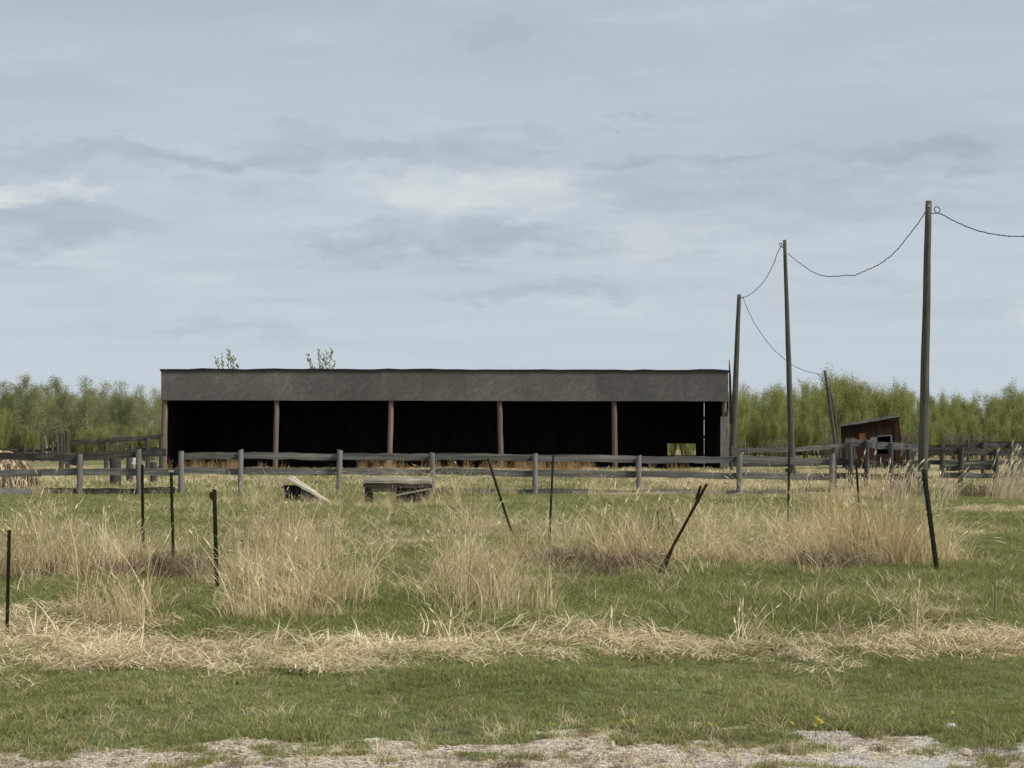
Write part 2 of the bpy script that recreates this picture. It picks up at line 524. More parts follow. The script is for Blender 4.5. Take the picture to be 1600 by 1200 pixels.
hs = t.new('ShaderNodeHueSaturation')
t.put(hs.inputs['Color'], colr)
t.put(hs.inputs['Value'], t.math('ADD', t.math('MULTIPLY', nb, 0.5), 0.75))
t.put(b.inputs['Base Color'], hs.outputs[0])
hgt = t.math('ADD', nf, t.math('MULTIPLY', t.math('SUBTRACT', 0.6, vor.outputs['Distance']), gmask))
bump(t, b, hgt, 0.7, 0.02)


# ------------------------------------------------------------------ object helpers
def put_props(o, label=None, cat=None, group=None, kind=None):
    if label:
        o['label'] = label
    if cat:
        o['category'] = cat
    if group:
        o['group'] = group
    if kind:
        o['kind'] = kind
    return o


def link(name, mesh, parent=None, loc=None):
    o = bpy.data.objects.new(name, mesh)
    COL.objects.link(o)
    if parent is not None:
        o.parent = parent
    if loc is not None:
        o.location = loc
    return o


def thing(name, loc, label, cat, group=None):
    o = link(name, None, None, loc)
    o.empty_display_size = 0.3
    return put_props(o, label, cat, group)


class MB:
    """collects shapes into one mesh"""
    def __init__(s):
        s.v = []
        s.f = []

    def add(s, vs, fs):
        n = len(s.v)
        s.v.extend([tuple(v) for v in vs])
        s.f.extend([tuple(i + n for i in f) for f in fs])

    def box(s, x0, x1, y0, y1, z0, z1, mat=None):
        vs = [(x, y, z) for x in (x0, x1) for y in (y0, y1) for z in (z0, z1)]
        if mat is not None:
            vs = [mat @ Vector(v) for v in vs]
        s.add(vs, [(0, 1, 3, 2), (4, 6, 7, 5), (0, 4, 5, 1), (2, 3, 7, 6), (0, 2, 6, 4), (1, 5, 7, 3)])

    def tube(s, pts, rad, n=6, cap=True):
        pts = [Vector(p) for p in pts]
        rings = []
        ref = None
        for i, p in enumerate(pts):
            d = (pts[min(i + 1, len(pts) - 1)] - pts[max(i - 1, 0)])
            d = d.normalized() if d.length > 1e-9 else Vector((0, 0, 1))
            if ref is None:
                ref = d.orthogonal().normalized()
            u = (ref - d * ref.dot(d))
            u = u.normalized() if u.length > 1e-6 else d.orthogonal().normalized()
            ref = u
            w = d.cross(u)
            r = rad[i] if hasattr(rad, '__len__') else rad
            rings.append([p + (u * math.cos(2 * math.pi * k / n) + w * math.sin(2 * math.pi * k / n)) * r for k in range(n)])
        vs = [v for rg in rings for v in rg]
        fs = []
        for i in range(len(pts) - 1):
            for k in range(n):
                a = i * n + k
                b_ = i * n + (k + 1) % n
                fs.append((a, b_, b_ + n, a + n))
        if cap:
            fs.append(tuple(range(n - 1, -1, -1)))
            fs.append(tuple((len(pts) - 1) * n + k for k in range(n)))
        s.add(vs, fs)

    def mesh(s, name, mat, smooth=False):
        me = bpy.data.meshes.new(name)
        me.from_pydata(s.v, [], s.f)
        if mat:
            me.materials.append(MATS[mat])
        if smooth:
            me.polygons.foreach_set('use_smooth', [True] * len(me.polygons))
        me.update()
        return me

    def build(s, name, mat, parent=None, loc=None, smooth=False):
        return link(name, s.mesh(name, mat, smooth), parent, loc)


def np_mesh(name, verts, quads, mat, tint=None):
    me = bpy.data.meshes.new(name)
    nv, nq = len(verts), len(quads)
    me.vertices.add(nv)
    me.vertices.foreach_set('co', np.ascontiguousarray(verts, np.float32).ravel())
    me.loops.add(nq * 4)
    me.loops.foreach_set('vertex_index', np.ascontiguousarray(quads, np.int32).ravel())
    me.polygons.add(nq)
    me.polygons.foreach_set('loop_start', np.arange(0, nq * 4, 4, dtype=np.int32))
    me.polygons.foreach_set('loop_total', np.full(nq, 4, np.int32))
    if tint is not None:
        a = me.attributes.new('tint', 'FLOAT', 'POINT')
        a.data.foreach_set('value', np.ascontiguousarray(tint, np.float32))
    me.materials.append(MATS[mat])
    me.update(calc_edges=True)
    me.validate()
    return me


# ------------------------------------------------------------------ ground sheet
def axis(parts):
    out_ = []
    for a, b_, s in parts:
        n = max(1, int(round((b_ - a) / s)))
        out_ += list(np.linspace(a, b_, n, endpoint=False))
    return out_


xs = axis([(-9, 9, 0.13), (9, 26, 0.4), (26, 60, 2.0)])
xs += list(60 * 1.22 ** np.arange(0, 22))
xs = np.array(sorted(set([-v for v in xs if v > 9.0] + xs)))
ysv = axis([(-60, 4, 8.0), (4, 6.5, 0.3), (6.5, 16, 0.10), (16, 46, 0.25), (46, 130, 1.0)])
ysv = [-3500, -1200, -400, -150] + ysv + list(130 * 1.12 ** np.arange(0, 31))
ysv = np.array(ysv)
gx, gy = np.meshgrid(xs, ysv)
fx, fy = gx.ravel(), gy.ravel()
verts = np.stack([fx, fy, gz(fx, fy)], 1)
nx, ny = len(xs), len(ysv)
ii = (np.arange(ny - 1)[:, None] * nx + np.arange(nx - 1)[None, :]).ravel()
quads = np.stack([ii, ii + 1, ii + 1 + nx, ii + nx], 1)
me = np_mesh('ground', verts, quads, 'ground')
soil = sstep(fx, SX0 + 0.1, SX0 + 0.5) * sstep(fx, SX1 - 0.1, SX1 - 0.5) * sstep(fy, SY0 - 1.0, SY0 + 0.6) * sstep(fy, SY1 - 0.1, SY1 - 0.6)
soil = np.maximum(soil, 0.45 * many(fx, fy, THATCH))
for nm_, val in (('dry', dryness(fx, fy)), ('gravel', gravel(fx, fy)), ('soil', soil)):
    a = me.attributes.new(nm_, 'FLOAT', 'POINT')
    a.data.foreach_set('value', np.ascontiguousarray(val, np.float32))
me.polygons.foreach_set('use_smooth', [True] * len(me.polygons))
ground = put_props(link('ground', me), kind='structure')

# ------------------------------------------------------------------ rough boards and posts (shared meshes)


def rough_board(seed, thick=0.045, wide=0.2, seg=8, wav=0.020):
    rr = random.Random(seed)
    b_ = MB()
    vs, fs = [], []
    zo = 0
    for i in range(seg + 1):
        x = i / seg
        zo = zo * 0.7 + rr.uniform(-wav, wav)
        yo = rr.uniform(-wav, wav) * 0.5
        top = wide / 2 * (1 + rr.uniform(-0.16, 0.06))
        bot = wide / 2 * (1 + rr.uniform(-0.14, 0.06))
        vs += [(x, yo - thick / 2, zo - bot), (x, yo + thick / 2, zo - bot), (x, yo + thick / 2, zo + top), (x, yo - thick / 2, zo + top)]
    for i in range(seg):
        a = i * 4
        for k in range(4):
            fs.append((a + k, a + (k + 1) % 4, a + 4 + (k + 1) % 4, a + 4 + k))
    fs += [(0, 3, 2, 1), tuple(seg * 4 + k for k in range(4))]
    b_.add(vs, fs)
    return b_


def rough_post(seed, n=8, seg=5, wav=0.05, slant=0.12):
    """unit post: radius 1, height 1"""
    rr = random.Random(seed)
    b_ = MB()
    vs, fs = [], []
    for i in range(seg + 1):
        z = i / seg
        ox, oy = rr.uniform(-wav, wav), rr.uniform(-wav, wav)
        for k in range(n):
            an = 2 * math.pi * k / n
            r = 1 + rr.uniform(-wav, wav) * 1.6
            zz = z + (slant * 0.12 * math.cos(an) if i == seg else 0)
            vs.append((ox + r * math.cos(an), oy + r * math.sin(an), zz))
    for i in range(seg):
        for k in range(n):
            a = i * n + k
            c_ = i * n + (k + 1) % n
            fs.append((a, c_, c_ + n, a + n))
    fs.append(tuple(seg * n + k for k in range(n)))
    fs.append(tuple(range(n - 1, -1, -1)))
    b_.add(vs, fs)
    return b_


BOARDS = {}
for matn in ('fence_grey', 'fence_dark', 'fence_pale', 'slab_wood', 'bare_wood', 'rot_wood', 'roof_slat'):
    BOARDS[matn] = [rough_board(i).mesh('board', matn) for i in range(4)]
POSTS = {}
for matn in ('post_grey', 'post_dark', 'shed_post', 'pole_wood'):
    POSTS[matn] = [rough_post(i).mesh('post', matn, True) for i in range(4)]


def board(parent, name, a, b_, mat='fence_grey', wide=0.2, thick=0.045, roll=0.0, seed=None):
    """a board from a to b (world points), as a part of parent (whose rotation is zero)"""
    a, b_ = Vector(a), Vector(b_)
    d = b_ - a
    L = d.length
    x = d.normalized()
    y = Vector((0, 1, 0)) - x * x.y
    y = y.normalized() if y.length > 1e-4 else Vector((1, 0, 0))
    z = x.cross(y)
    m3 = Matrix((x, y, z)).transposed()
    if roll:
        m3 = m3 @ Matrix.Rotation(roll, 3, 'X')
    s = random.randrange(4) if seed is None else seed % 4
    o = link(name, BOARDS[mat][s], parent)
    o.matrix_local = Matrix.Translation(a - (parent.location if parent else Vector())) @ m3.to_4x4() @ Matrix.Diagonal((L, thick / 0.045, wide / 0.2, 1))
    return o


def post(parent, name, base_, top, rad, mat='post_grey', seed=None):
    base_, top = Vector(base_), Vector(top)
    d = top - base_
    q = Vector((0, 0, 1)).rotation_difference(d.normalized()).to_matrix()
    q = q @ Matrix.Rotation(random.uniform(0, 6.28), 3, 'Z')
    s = random.randrange(4) if seed is None else seed % 4
    o = link(name, POSTS[mat][s], parent)
    o.matrix_local = Matrix.Translation(base_ - (parent.location if parent else Vector())) @ q.to_4x4() @ Matrix.Diagonal((rad, rad, d.length, 1))
    return o


# ------------------------------------------------------------------ the long open shed
zt = lambda py: P(0, py, SY0).z
shed = thing('open_shed', ((SX0 + SX1) / 2, SY0, 0), 'long dark open-fronted pole shed with grey fascia board, behind the board fence', 'shed')
SL = shed.location
Z0, Z1 = zt(625.5), zt(578.5)


def rel(v):
    return Vector(v) - SL


# fascia: sheets of flake board side by side
NF = 13
for i in range(NF):
    xa = SX0 + (SX1 - SX0) * i / NF
    xb = SX0 + (SX1 - SX0) * (i + 1) / NF - 0.006
    f = (i + 0.5) / NF
    dzv = -0.06 * f + random.uniform(-0.008, 0.008)
    mb = MB()
    mb.box(xa - SL.x, xb - SL.x, random.uniform(-0.05, -0.042), 0.0, Z0 + dzv * 0.9, Z1 + dzv)
    mb.build('fascia_sheet', 'fascia_board', shed)
# header beam behind the fascia
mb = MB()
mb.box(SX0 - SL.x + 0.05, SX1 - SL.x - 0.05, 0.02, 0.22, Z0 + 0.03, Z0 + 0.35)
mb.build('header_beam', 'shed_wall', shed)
# roof: felt deck from the top of the fascia down to the back wall, with a wavy front edge
ZB = 3.9
mb = MB()
nseg = 40
vs, fs = [], []
rr = random.Random(4)
for i in range(nseg + 1):
    x = SX0 - 0.06 + (SX1 - SX0 + 0.1) * i / nseg - SL.x
    d = -0.06 * i / nseg + rr.uniform(-0.022, 0.022)
    e = rr.uniform(-0.02, 0.02)
    vs += [(x, -0.12, Z1 + d - 0.005), (x, -0.12, Z1 + d + 0.085 + e), (x, SY1 - SY0 + 0.4, ZB + 0.12), (x, SY1 - SY0 + 0.4, ZB)]
for i in range(nseg):
    a = i * 4
    for k in range(4):
        fs.append((a + k, a + (k + 1) % 4, a + 4 + (k + 1) % 4, a + 4 + k))
fs += [(0, 3, 2, 1), tuple(nseg * 4 + k for k in range(4))]
mb.add(vs, fs)
mb.build('roof', 'roof_felt', shed)
# back wall with a feed opening and a slot of daylight at its right end
px1, px0 = 1087, 1043
hx0, hx1 = P(px0, 0, SY1).x, P(px1, 0, SY1).x
hz0, hz1 = P(0, 711.5, SY1).z, P(0, 693, SY1).z
bx0, bx1 = SX0 - 0.02, P(1099.8, 0, SY1).x
bd = SY1 - SY0
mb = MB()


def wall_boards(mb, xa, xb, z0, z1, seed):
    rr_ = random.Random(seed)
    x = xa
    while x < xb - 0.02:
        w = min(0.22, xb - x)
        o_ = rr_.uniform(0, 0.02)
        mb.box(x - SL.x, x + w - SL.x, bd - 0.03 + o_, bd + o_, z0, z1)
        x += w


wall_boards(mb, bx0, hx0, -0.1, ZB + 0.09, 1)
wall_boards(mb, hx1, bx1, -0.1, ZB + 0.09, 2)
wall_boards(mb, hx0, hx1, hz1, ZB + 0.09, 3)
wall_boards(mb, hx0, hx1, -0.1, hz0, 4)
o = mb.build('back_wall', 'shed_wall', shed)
o['kind'] = 'stuff'
# end walls
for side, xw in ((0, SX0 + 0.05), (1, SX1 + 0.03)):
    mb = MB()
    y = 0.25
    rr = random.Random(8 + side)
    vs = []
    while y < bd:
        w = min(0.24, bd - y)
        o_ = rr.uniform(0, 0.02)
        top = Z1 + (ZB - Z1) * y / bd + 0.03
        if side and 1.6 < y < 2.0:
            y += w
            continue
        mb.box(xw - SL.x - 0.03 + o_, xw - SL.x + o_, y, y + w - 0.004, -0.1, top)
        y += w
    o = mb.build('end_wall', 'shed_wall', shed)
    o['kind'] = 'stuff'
# girts crossing the slot of daylight
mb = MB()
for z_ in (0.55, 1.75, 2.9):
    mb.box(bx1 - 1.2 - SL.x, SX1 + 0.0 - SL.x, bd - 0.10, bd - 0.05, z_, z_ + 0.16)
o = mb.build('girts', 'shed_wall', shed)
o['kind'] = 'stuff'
# posts along the front
fronts = [(257.5, 255.5, 0.17), (432.5, 430, 0.145), (611.5, 608, 0.15), (780.5, 783, 0.15), (959.5, 961, 0.15)]
for k, (pt, pb, rad) in enumerate(fronts):
    post(shed, 'post', (P(pb, 0, SY0 + 0.2).x, SY0 + 0.2, -0.2), (P(pt, 0, SY0 + 0.2).x, SY0 + 0.2, Z0 + 0.02), rad, 'shed_post', k)
o = post(shed, 'post', (P(1131, 0, SY0 + 0.2).x, SY0 + 0.2, -0.2), (P(1131.5, 0, SY0 + 0.2).x, SY0 + 0.2, Z0 + 0.02), 0.13, 'shed_post', 1)
# grey board nailed over the lower half of the right corner post and a pale strip added for the sunlight on its edge
bb = MB()
bb.box(P(1125.5, 0, SY0).x - SL.x, P(1136.8, 0, SY0).x - SL.x, -0.06, -0.01, 0.15, zt(651))
bb.build('corner_board', 'post_grey', shed)
bb = MB()
bb.box(P(1137.0, 0, SY0).x - SL.x, P(1138.3, 0, SY0).x - SL.x, -0.05, 0.12, 0.2, zt(640))
bb.build('sunlit_edge_strip', 'slab_wood', shed)
# tall loose board standing out past the right end
lb = MB()
pts = [(1138.9, 562), (1139.9, 562), (1142.5, 590), (1144.0, 662), (1140.2, 664), (1138.9, 600)]
vs = []
for yy in (0.45, 0.50):
    vs += [rel(P(a, b_, SY0 + yy)) for a, b_ in pts]
n = len(pts)
lb.add(vs, [tuple(range(n)), tuple(range(2 * n - 1, n - 1, -1))] + [(i, i + n, (i + 1) % n + n, (i + 1) % n) for i in range(n)])
lb.build('loose_end_board', 'shed_wall', shed)

# ------------------------------------------------------------------ board fences
FY = 44.3


def fence(label, Y, posts, rails, postmat='post_grey', railmat='fence_grey', rad=0.085, wide=0.21, railoff=0.12, group=None, square=False):
    """posts: (px, py_top[, px_base]); rails: lists of (px, py) with an optional material per list"""
    x0 = P(posts[0][0], 0, Y).x
    x1 = P(posts[-1][0], 0, Y).x
    t_ = thing('board_fence', ((x0 + x1) / 2, Y, 0), label, 'fence', group)
    for k, p in enumerate(posts):
        top = P(p[0], p[1], Y)
        bx = P(p[2] if len(p) > 2 else p[0], 0, Y).x
        r_ = p[3] if len(p) > 3 else rad
        post(t_, 'post', (bx, Y, -0.15), top, r_, postmat, k)
    for rl in rails:
        rm, wd = railmat, wide
        pts = rl
        if isinstance(rl, dict):
            rm, wd, pts = rl.get('mat', railmat), rl.get('wide', wide), rl['pts']
        for i in range(len(pts) - 1):
            a = P(*pts[i], Y)
            c_ = P(*pts[i + 1], Y)
            off = railoff + (0.012 if i % 2 else 0.0)
            a.y += off
            c_.y += off
            board(t_, 'rail', a, c_, rm, wd)
    return t_


fence('grey three-rail board fence with round posts running in front of the open shed', FY,
      [(283, 705), (376, 703), (531, 703, 529), (675, 708, 677), (836, 709), (998, 712), (1155, 710), (1300, 709)],
      [[(279, 712), (376, 713), (531, 714), (675, 714.5), (836, 715), (998, 718), (1155, 716.5), (1304, 721)],
       [(279, 736), (376, 737), (531, 738), (675, 738), (836, 740), (998, 742), (1155, 743.5), (1304, 746)],
       [(675, 768.5), (836, 769.5), (998, 771), (1155, 771), (1304, 771)]])
fence('weathered sagging board fence at the left edge before the heap of hay', FY - 0.35,
      [(-150, 708), (-40, 711), (125, 709, 124), (216, 702, 218), (281.5, 706, 282, 0.05)],
      [{'pts': [(-150, 713), (-40, 714), (62, 714), (125, 713.5), (216, 709), (258, 707)], 'mat': 'fence_dark', 'wide': 0.22},
       [(-150, 744), (-40, 742), (62, 739), (125, 737), (216, 738), (279, 738)],
       {'pts': [(-150, 768), (-40, 769), (62, 768.5)], 'mat': 'fence_pale', 'wide': 0.26},
       {'pts': [(62, 768.5), (125, 768), (216, 767), (272, 767)], 'mat': 'fence_dark'},
       {'pts': [(55, 712), (128, 724)], 'mat': 'fence_dark', 'wide': 0.2}], rad=0.09)
fence('high two-rail fence climbing from the left up to the end of the open shed', 78.0,
      [(105, 674, 106), (96, 678), (166, 690), (231, 683), (252, 681)],
      [[(104, 693), (166, 689), (231, 684), (254, 682)], [(104, 714), (166, 711), (231, 703), (254, 701)]],
      'post_dark', 'fence_dark', rad=0.12, wide=0.26)
fence('distant row of dark fence posts under the trees at far left', 112.0,
      [(-60, 694), (-20, 696), (38, 695), (52, 697), (66, 694), (82, 690), (90, 692)],
      [[(-60, 702), (-20, 703), (38, 703), (66, 704), (92, 700)]], 'post_dark', 'fence_dark', rad=0.13, wide=0.22)
fence('low rail fence beyond the right end of the shed in pale pasture', 76.0,
      [(1143, 697), (1241, 699, 1240, 0.07), (1323, 690), (1334, 688)],
      [[(1140, 704), (1190, 703.5), (1241, 702.5), (1290, 699), (1334, 696)],
       {'pts': [(1140, 726), (1241, 726), (1330, 724)], 'mat': 'fence_dark', 'wide': 0.2}], 'post_dark', 'fence_grey', wide=0.24)
fence('tumbledown corral fence of heavy crooked rails before the leaning red shed', 47.0,
      [(1303, 700), (1328, 694, 1330), (1354, 689), (1391, 693, 1393), (1420, 702), (1502, 699, 1500), (1556, 702), (1597, 714, 1585), (1660, 700)],
      [{'pts': [(1322, 689), (1352, 691), (1372, 697), (1420, 697.5), (1462, 703.5)], 'wide': 0.24},
       {'pts': [(1440, 703.5), (1500, 705), (1556, 707), (1660, 708)], 'mat': 'fence_dark', 'wide': 0.2},
       {'pts': [(1300, 722), (1391, 724), (1455, 728)], 'mat': 'fence_dark', 'wide': 0.17},
       {'pts': [(1300, 745), (1391, 745), (1450, 742)], 'mat': 'fence_dark', 'wide': 0.2},
       {'pts': [(1478, 726), (1577, 720.5)], 'mat': 'fence_grey', 'wide': 0.075},
       {'pts': [(1470, 742), (1556, 742.5), (1660, 741)], 'wide': 0.18},
       {'pts': [(1470, 732), (1560, 730)], 'mat': 'fence_dark', 'wide': 0.17}],
      'post_dark', 'fence_grey', rad=0.085)
fence('second rail fence standing behind the tumbledown corral at right', 58.0,
      [(1425, 692), (1472, 694), (1512, 688, 1513, 0.06), (1537, 691), (1580, 690), (1640, 690)],
      [{'pts': [(1420, 697), (1472, 698), (1512, 699)], 'wide': 0.2}, {'pts': [(1512, 696), (1580, 696), (1640, 697)], 'wide': 0.24},
       {'pts': [(1545, 691.5), (1640, 690)], 'wide': 0.07}, {'pts': [(1420, 722), (1512, 724), (1640, 722)], 'wide': 0.18}],
      'post_dark', 'fence_dark', rad=0.10)

# two heavy gate posts and a rag behind the left fence
for lab, px, top, Y, r_ in (('thick dark wooden post behind the left fence, left of the white rag', 180, 712, 53.0, 0.2),
                            ('dark stub post hidden behind the post with the white rag', 203, 713, 56.0, 0.13),
                            ('short dark post behind the left fence, just beside the shed corner', 240, 722, 55.0, 0.12)):
    x = P(px, 0, Y).x
    o = post(None, 'wooden_post', (x, Y, -0.15), P(px, top, Y), r_, 'post_dark')
    put_props(o, lab, 'post')
mb = MB()
rr = random.Random(3)
vs = []
prof = [(208.5, 715), (212.5, 715.5), (212, 720), (213, 726), (206, 725), (208, 719)]
for yy in (-0.02, 0.02):
    vs += [P(a, b_, FY - 0.49 + yy + rr.uniform(-.01, .01)) for a, b_ in prof]
n = len(prof)
c0 = vs[0].copy()
mb.add([v - c0 for v in vs], [tuple(range(n)), tuple(range(2 * n - 1, n - 1, -1))] + [(i, i + n, (i + 1) % n + n, (i + 1) % n) for i in range(n)])
put_props(mb.build('rag', 'white_cloth', None, c0), 'small white rag caught on a post of the left board fence', 'rag')

# ------------------------------------------------------------------ utility poles and the twisted cable
def pole(label, top, base_px, Y, rt, rb, hook=None):
    a = P(*top, Y)
    bx = P(base_px, 0, Y).x
    t_ = thing('utility_pole', (bx, Y, 0), label, 'pole')
    mb = MB()
    b0 = Vector((0, 0, -0.3))
    b1 = a - t_.location
    rr_ = random.Random(int(base_px))
    pts, rad = [], []
    for i in range(13):
        f = i / 12
        p = b0.lerp(b1, f)
        p += Vector((rr_.uniform(-.007, .007), 0, 0)) if 0 < i < 12 else Vector()
        pts.append(p)
        rad.append(rb + (rt - rb) * f)
    mb.tube(pts, rad, 10)
    mb.build('shaft', 'pole_wood', t_, smooth=True)
    return t_


PY = {1: 45.4, 2: 65.0, 3: 93.0, 4: 108.0}
p1 = pole('tallest grey utility pole at right, standing by the corral fence', (1451, 314), 1441, PY[1], 0.095, 0.165)
p2 = pole('grey utility pole leaning slightly left, second from the right', (1226, 375), 1238.5, PY[2], 0.075, 0.16)
p3 = pole('grey utility pole rising close behind the right end of the open shed', (1155, 460), 1143.5, PY[3], 0.13, 0.24)
p4 = pole('short tilted utility pole by the thicket, left of the leaning red shed', (1289, 579), 1310, PY[4], 0.10, 0.15)


def img_line(pts, Ya, Yb):
    n_ = len(pts)
    out_ = []
    for i, (a, b_) in enumerate(pts):
        out_.append(P(a, b_, Ya + (Yb - Ya) * i / (n_ - 1)))
    return out_


def dense(pts, k=6, wob=0.012, seed=0):
    """smooth run through the points with a slight wobble (a twisted cable)"""
    rr_ = random.Random(seed)
    out_ = []
    n_ = len(pts)
    for i in range(n_ - 1):
        p0, p1_, p2_, p3_ = pts[max(i - 1, 0)], pts[i], pts[i + 1], pts[min(i + 2, n_ - 1)]
        for j in range(k):
            t_ = j / k
            v = 0.5 * ((2 * p1_) + (p2_ - p0) * t_ + (2 * p0 - 5 * p1_ + 4 * p2_ - p3_) * t_ * t_ + (3 * p1_ - p0 - 3 * p2_ + p3_) * t_ ** 3)
            v = v + Vector((rr_.uniform(-wob, wob), rr_.uniform(-wob, wob), rr_.uniform(-wob, wob)))
            out_.append(v)
    out_.append(pts[-1])
    return out_


def cable(label, pts, Ya, Yb, r=0.017, seed=0, wob=0.008, spiral=0.010):
    ln = dense(img_line(pts, Ya, Yb), 7, wob, seed)
    o_ = ln[0].copy()
    mb = MB()
    mb.tube([p - o_ for p in ln], r, 5)
    # the second strand, wound round the first
    st = [p - o_ + Vector((0, spiral * math.sin(i * 1.9) * 2, spiral * math.cos(i * 1.9) * 2)) for i, p in enumerate(ln)]
    mb.tube(st, r * 0.6, 4)
    o = mb.build('overhead_cable', 'wire_black', None, o_, True)
    return put_props(o, label, 'cable')


cable('twisted cable sagging between the two tallest poles', [(1445, 333), (1432, 352), (1415, 374), (1395, 397), (1372, 414), (1350, 424), (1335, 430), (1322, 430),
      (1305, 432), (1287, 431), (1270, 425), (1255, 415), (1243, 406), (1231, 396)], PY[1], PY[2], 0.014, 1)
cable('cable running off the picture to the right from the tallest pole', [(1470, 334), (1485, 342), (1505, 352), (1530, 361), (1560, 367), (1600, 369), (1650, 362), (1720, 340)],
      PY[1], PY[1] - 2.0, 0.013, 2)
cable('cable dropping from the second pole to the pole behind the shed', [(1222, 383), (1215, 395), (1207, 416), (1196, 436), (1184, 450), (1172, 460), (1163, 464), (1157, 465)],
      PY[2], PY[3], 0.018, 3)
cable('cable sagging from the pole behind the shed to the short tilted pole', [(1162, 467), (1165, 476), (1176, 500), (1190, 522), (1205, 542), (1220, 556), (1232, 566), (1245, 574), (1260, 580), (1278, 584)],
      PY[3], PY[4], 0.018, 4)
# hooks and tails: parts of their poles
mb = MB()
pts = [(1455, 333), (1461, 333.5), (1466, 332), (1469, 329), (1467, 324.5), (1463, 323), (1460, 326), (1461, 331), (1466, 333.5), (1470, 334)]
mb.tube(dense([P(a, b_, PY[1] - 0.05) - p1.location for a, b_ in pts], 4, 0.0), 0.014, 5)
mb.build('wire_hook', 'wire_black', p1, smooth=True)
mb = MB()
mb.tube([P(1450.5, 322, PY[1] - 0.13) - p1.location, P(1452.5, 320, PY[1] - 0.13) - p1.location, P(1452.5, 323, PY[1] - 0.13) - p1.location], 0.014, 5)
mb.build('marker', 'white_cloth', p1)
mb = MB()
mb.tube([P(1445, 333, PY[1]) - p1.location, P(1450, 333, PY[1]) - p1.location], 0.02, 6)
mb.build('insulator', 'insulator_grey', p1)
mb = MB()
pts = [(1226, 390), (1222.5, 386), (1219, 385), (1218.5, 381), (1221, 380), (1222.5, 384)]
mb.tube(dense([P(a, b_, PY[2] - 0.05) - p2.location for a, b_ in pts], 4, 0.0), 0.018, 5)
mb.build('wire_hook', 'wire_black', p2, smooth=True)
mb = MB()
mb.tube([P(1152, 464.5, PY[3] - .1) - p3.location, P(1158, 465.5, PY[3] - .1) - p3.location, P(1162, 463.5, PY[3] - .1) - p3.location, P(1162, 468, PY[3]) - p3.location], 0.022, 5)
mb.build('wire_hook', 'wire_black', p3, smooth=True)
mb = MB()
pts = [(1278, 584), (1283, 590), (1286, 597), (1290, 601)]
mb.tube([P(a, b_, PY[4] - .15) - p4.location for a, b_ in pts], 0.022, 5)
pts = [(1276, 583), (1281, 588), (1279, 592), (1285, 596)]
mb.tube([P(a, b_, PY[4] - .15) - p4.location for a, b_ in pts], 0.015, 5)
mb.build('wire_tail', 'wire_black', p4, smooth=True)
# brace pole leaning on the short one
mb = MB()
mb.tube([P(1297, 606, PY[4] - .3) - p4.location, P(1304, 640, PY[4] - .3) - p4.location, P(1310, 690, PY[4] - .3) - p4.location, P(1313, 722, PY[4] - .3) - p4.location], 0.075, 8)
mb.build('brace', 'pole_wood', p4, smooth=True)
# board scrap on the foot of the tallest pole
mb = MB()
s0 = P(1431, 746, PY[1] - .3) - p1.location
mb.box(0, 0.28, -0.02, 0.02, 0, 0.13, Matrix.Translation(s0) @ Matrix.Rotation(R(-18), 4, 'Y'))
mb.build('board_scrap', 'pink_board', p1)

# ------------------------------------------------------------------ leaning red shed
LY = 84.0
ls = thing('leaning_shed', (P(1362, 0, LY).x, LY, 0), 'small collapsing red wooden shed with tilted roof and black window', 'shed')
LO = ls.location


def lp(px, py, dy=0.0):
    return P(px, py, LY) + Vector((0.25 * dy, dy, 0)) - LO


def prism(pts, y0, y1):
    """outline (px, py) in the front plane, from depth y0 to y1"""
    mb = MB()
    n_ = len(pts)
    vs = [lp(a, b_, y0) for a, b_ in pts] + [lp(a, b_, y1) for a, b_ in pts]
    mb.add(vs, [tuple(range(n_)), tuple(range(2 * n_ - 1, n_ - 1, -1))] + [(i, i + n_, (i + 1) % n_ + n_, (i + 1) % n_) for i in range(n_)])
    return mb


wl = [([(1316, 735), (1313.5, 665), (1371, 659), (1371, 735)]), ([(1371, 681.5), (1371, 659), (1392.5, 657), (1392.5, 680)]),
      ([(1371, 735), (1371, 709), (1393, 709), (1393, 735)]), ([(1371, 698), (1371, 691.5), (1393, 691.5), (1393, 698)]),
      ([(1393, 735), (1392.5, 657), (1405, 655), (1412, 735)])]
mb = MB()
for w_ in wl:
    q = prism(w_, 0, 0.05)
    mb.add(q.v, q.f)
mb.build('front_wall', 'red_wall', ls)
prism([(1316, 735), (1313.5, 665), (1315, 665), (1317.5, 735)], 0.06, 3.2).build('end_wall', 'red_wall', ls)
prism([(1410.5, 735), (1403.5, 655), (1405, 655), (1412, 735)], 0.06, 3.2).build('end_wall', 'red_wall', ls)
prism([(1316, 735), (1313.5, 665), (1405, 655), (1412, 735)], 3.2, 3.25).build('back_wall', 'red_wall', ls)
prism([(1310.5, 667.5), (1310.5, 665.5), (1406, 650.5), (1406, 653.5)], -0.25, 3.5).build('roof', 'roof_felt', ls)
# loose slats along the roof edge, each its own
sl = [(1311.5, 1328, 664.8, 0), (1328.5, 1344, 662.3, 0.3), (1344.5, 1359, 659.8, 0), (1359.5, 1375, 657.2, 0.5), (1375.5, 1387, 654.6, 0), (1387.5, 1405.8, 652.2, 0.2)]
for i, (xa, xb, yy, tl) in enumerate(sl):
    k = -15.0 / 95.5
    yb = yy + k * (xb - xa) + tl
    prism([(xa, yy + 2), (xa, yy - 2.2 - tl), (xb, yb - 2.2), (xb, yb + 2)], -0.34 - 0.02 * (i % 2), 0.6).build('roof_slat', 'roof_slat', ls)
prism([(1343, 691), (1342.5, 677), (1352, 676), (1353.5, 691)], -0.04, -0.003).build('wall_board', 'orange_board', ls)
prism([(1360, 691.5), (1360, 683.5), (1370.5, 682.5), (1371, 691.5)], -0.04, -0.003).build('shutter', 'post_grey', ls)
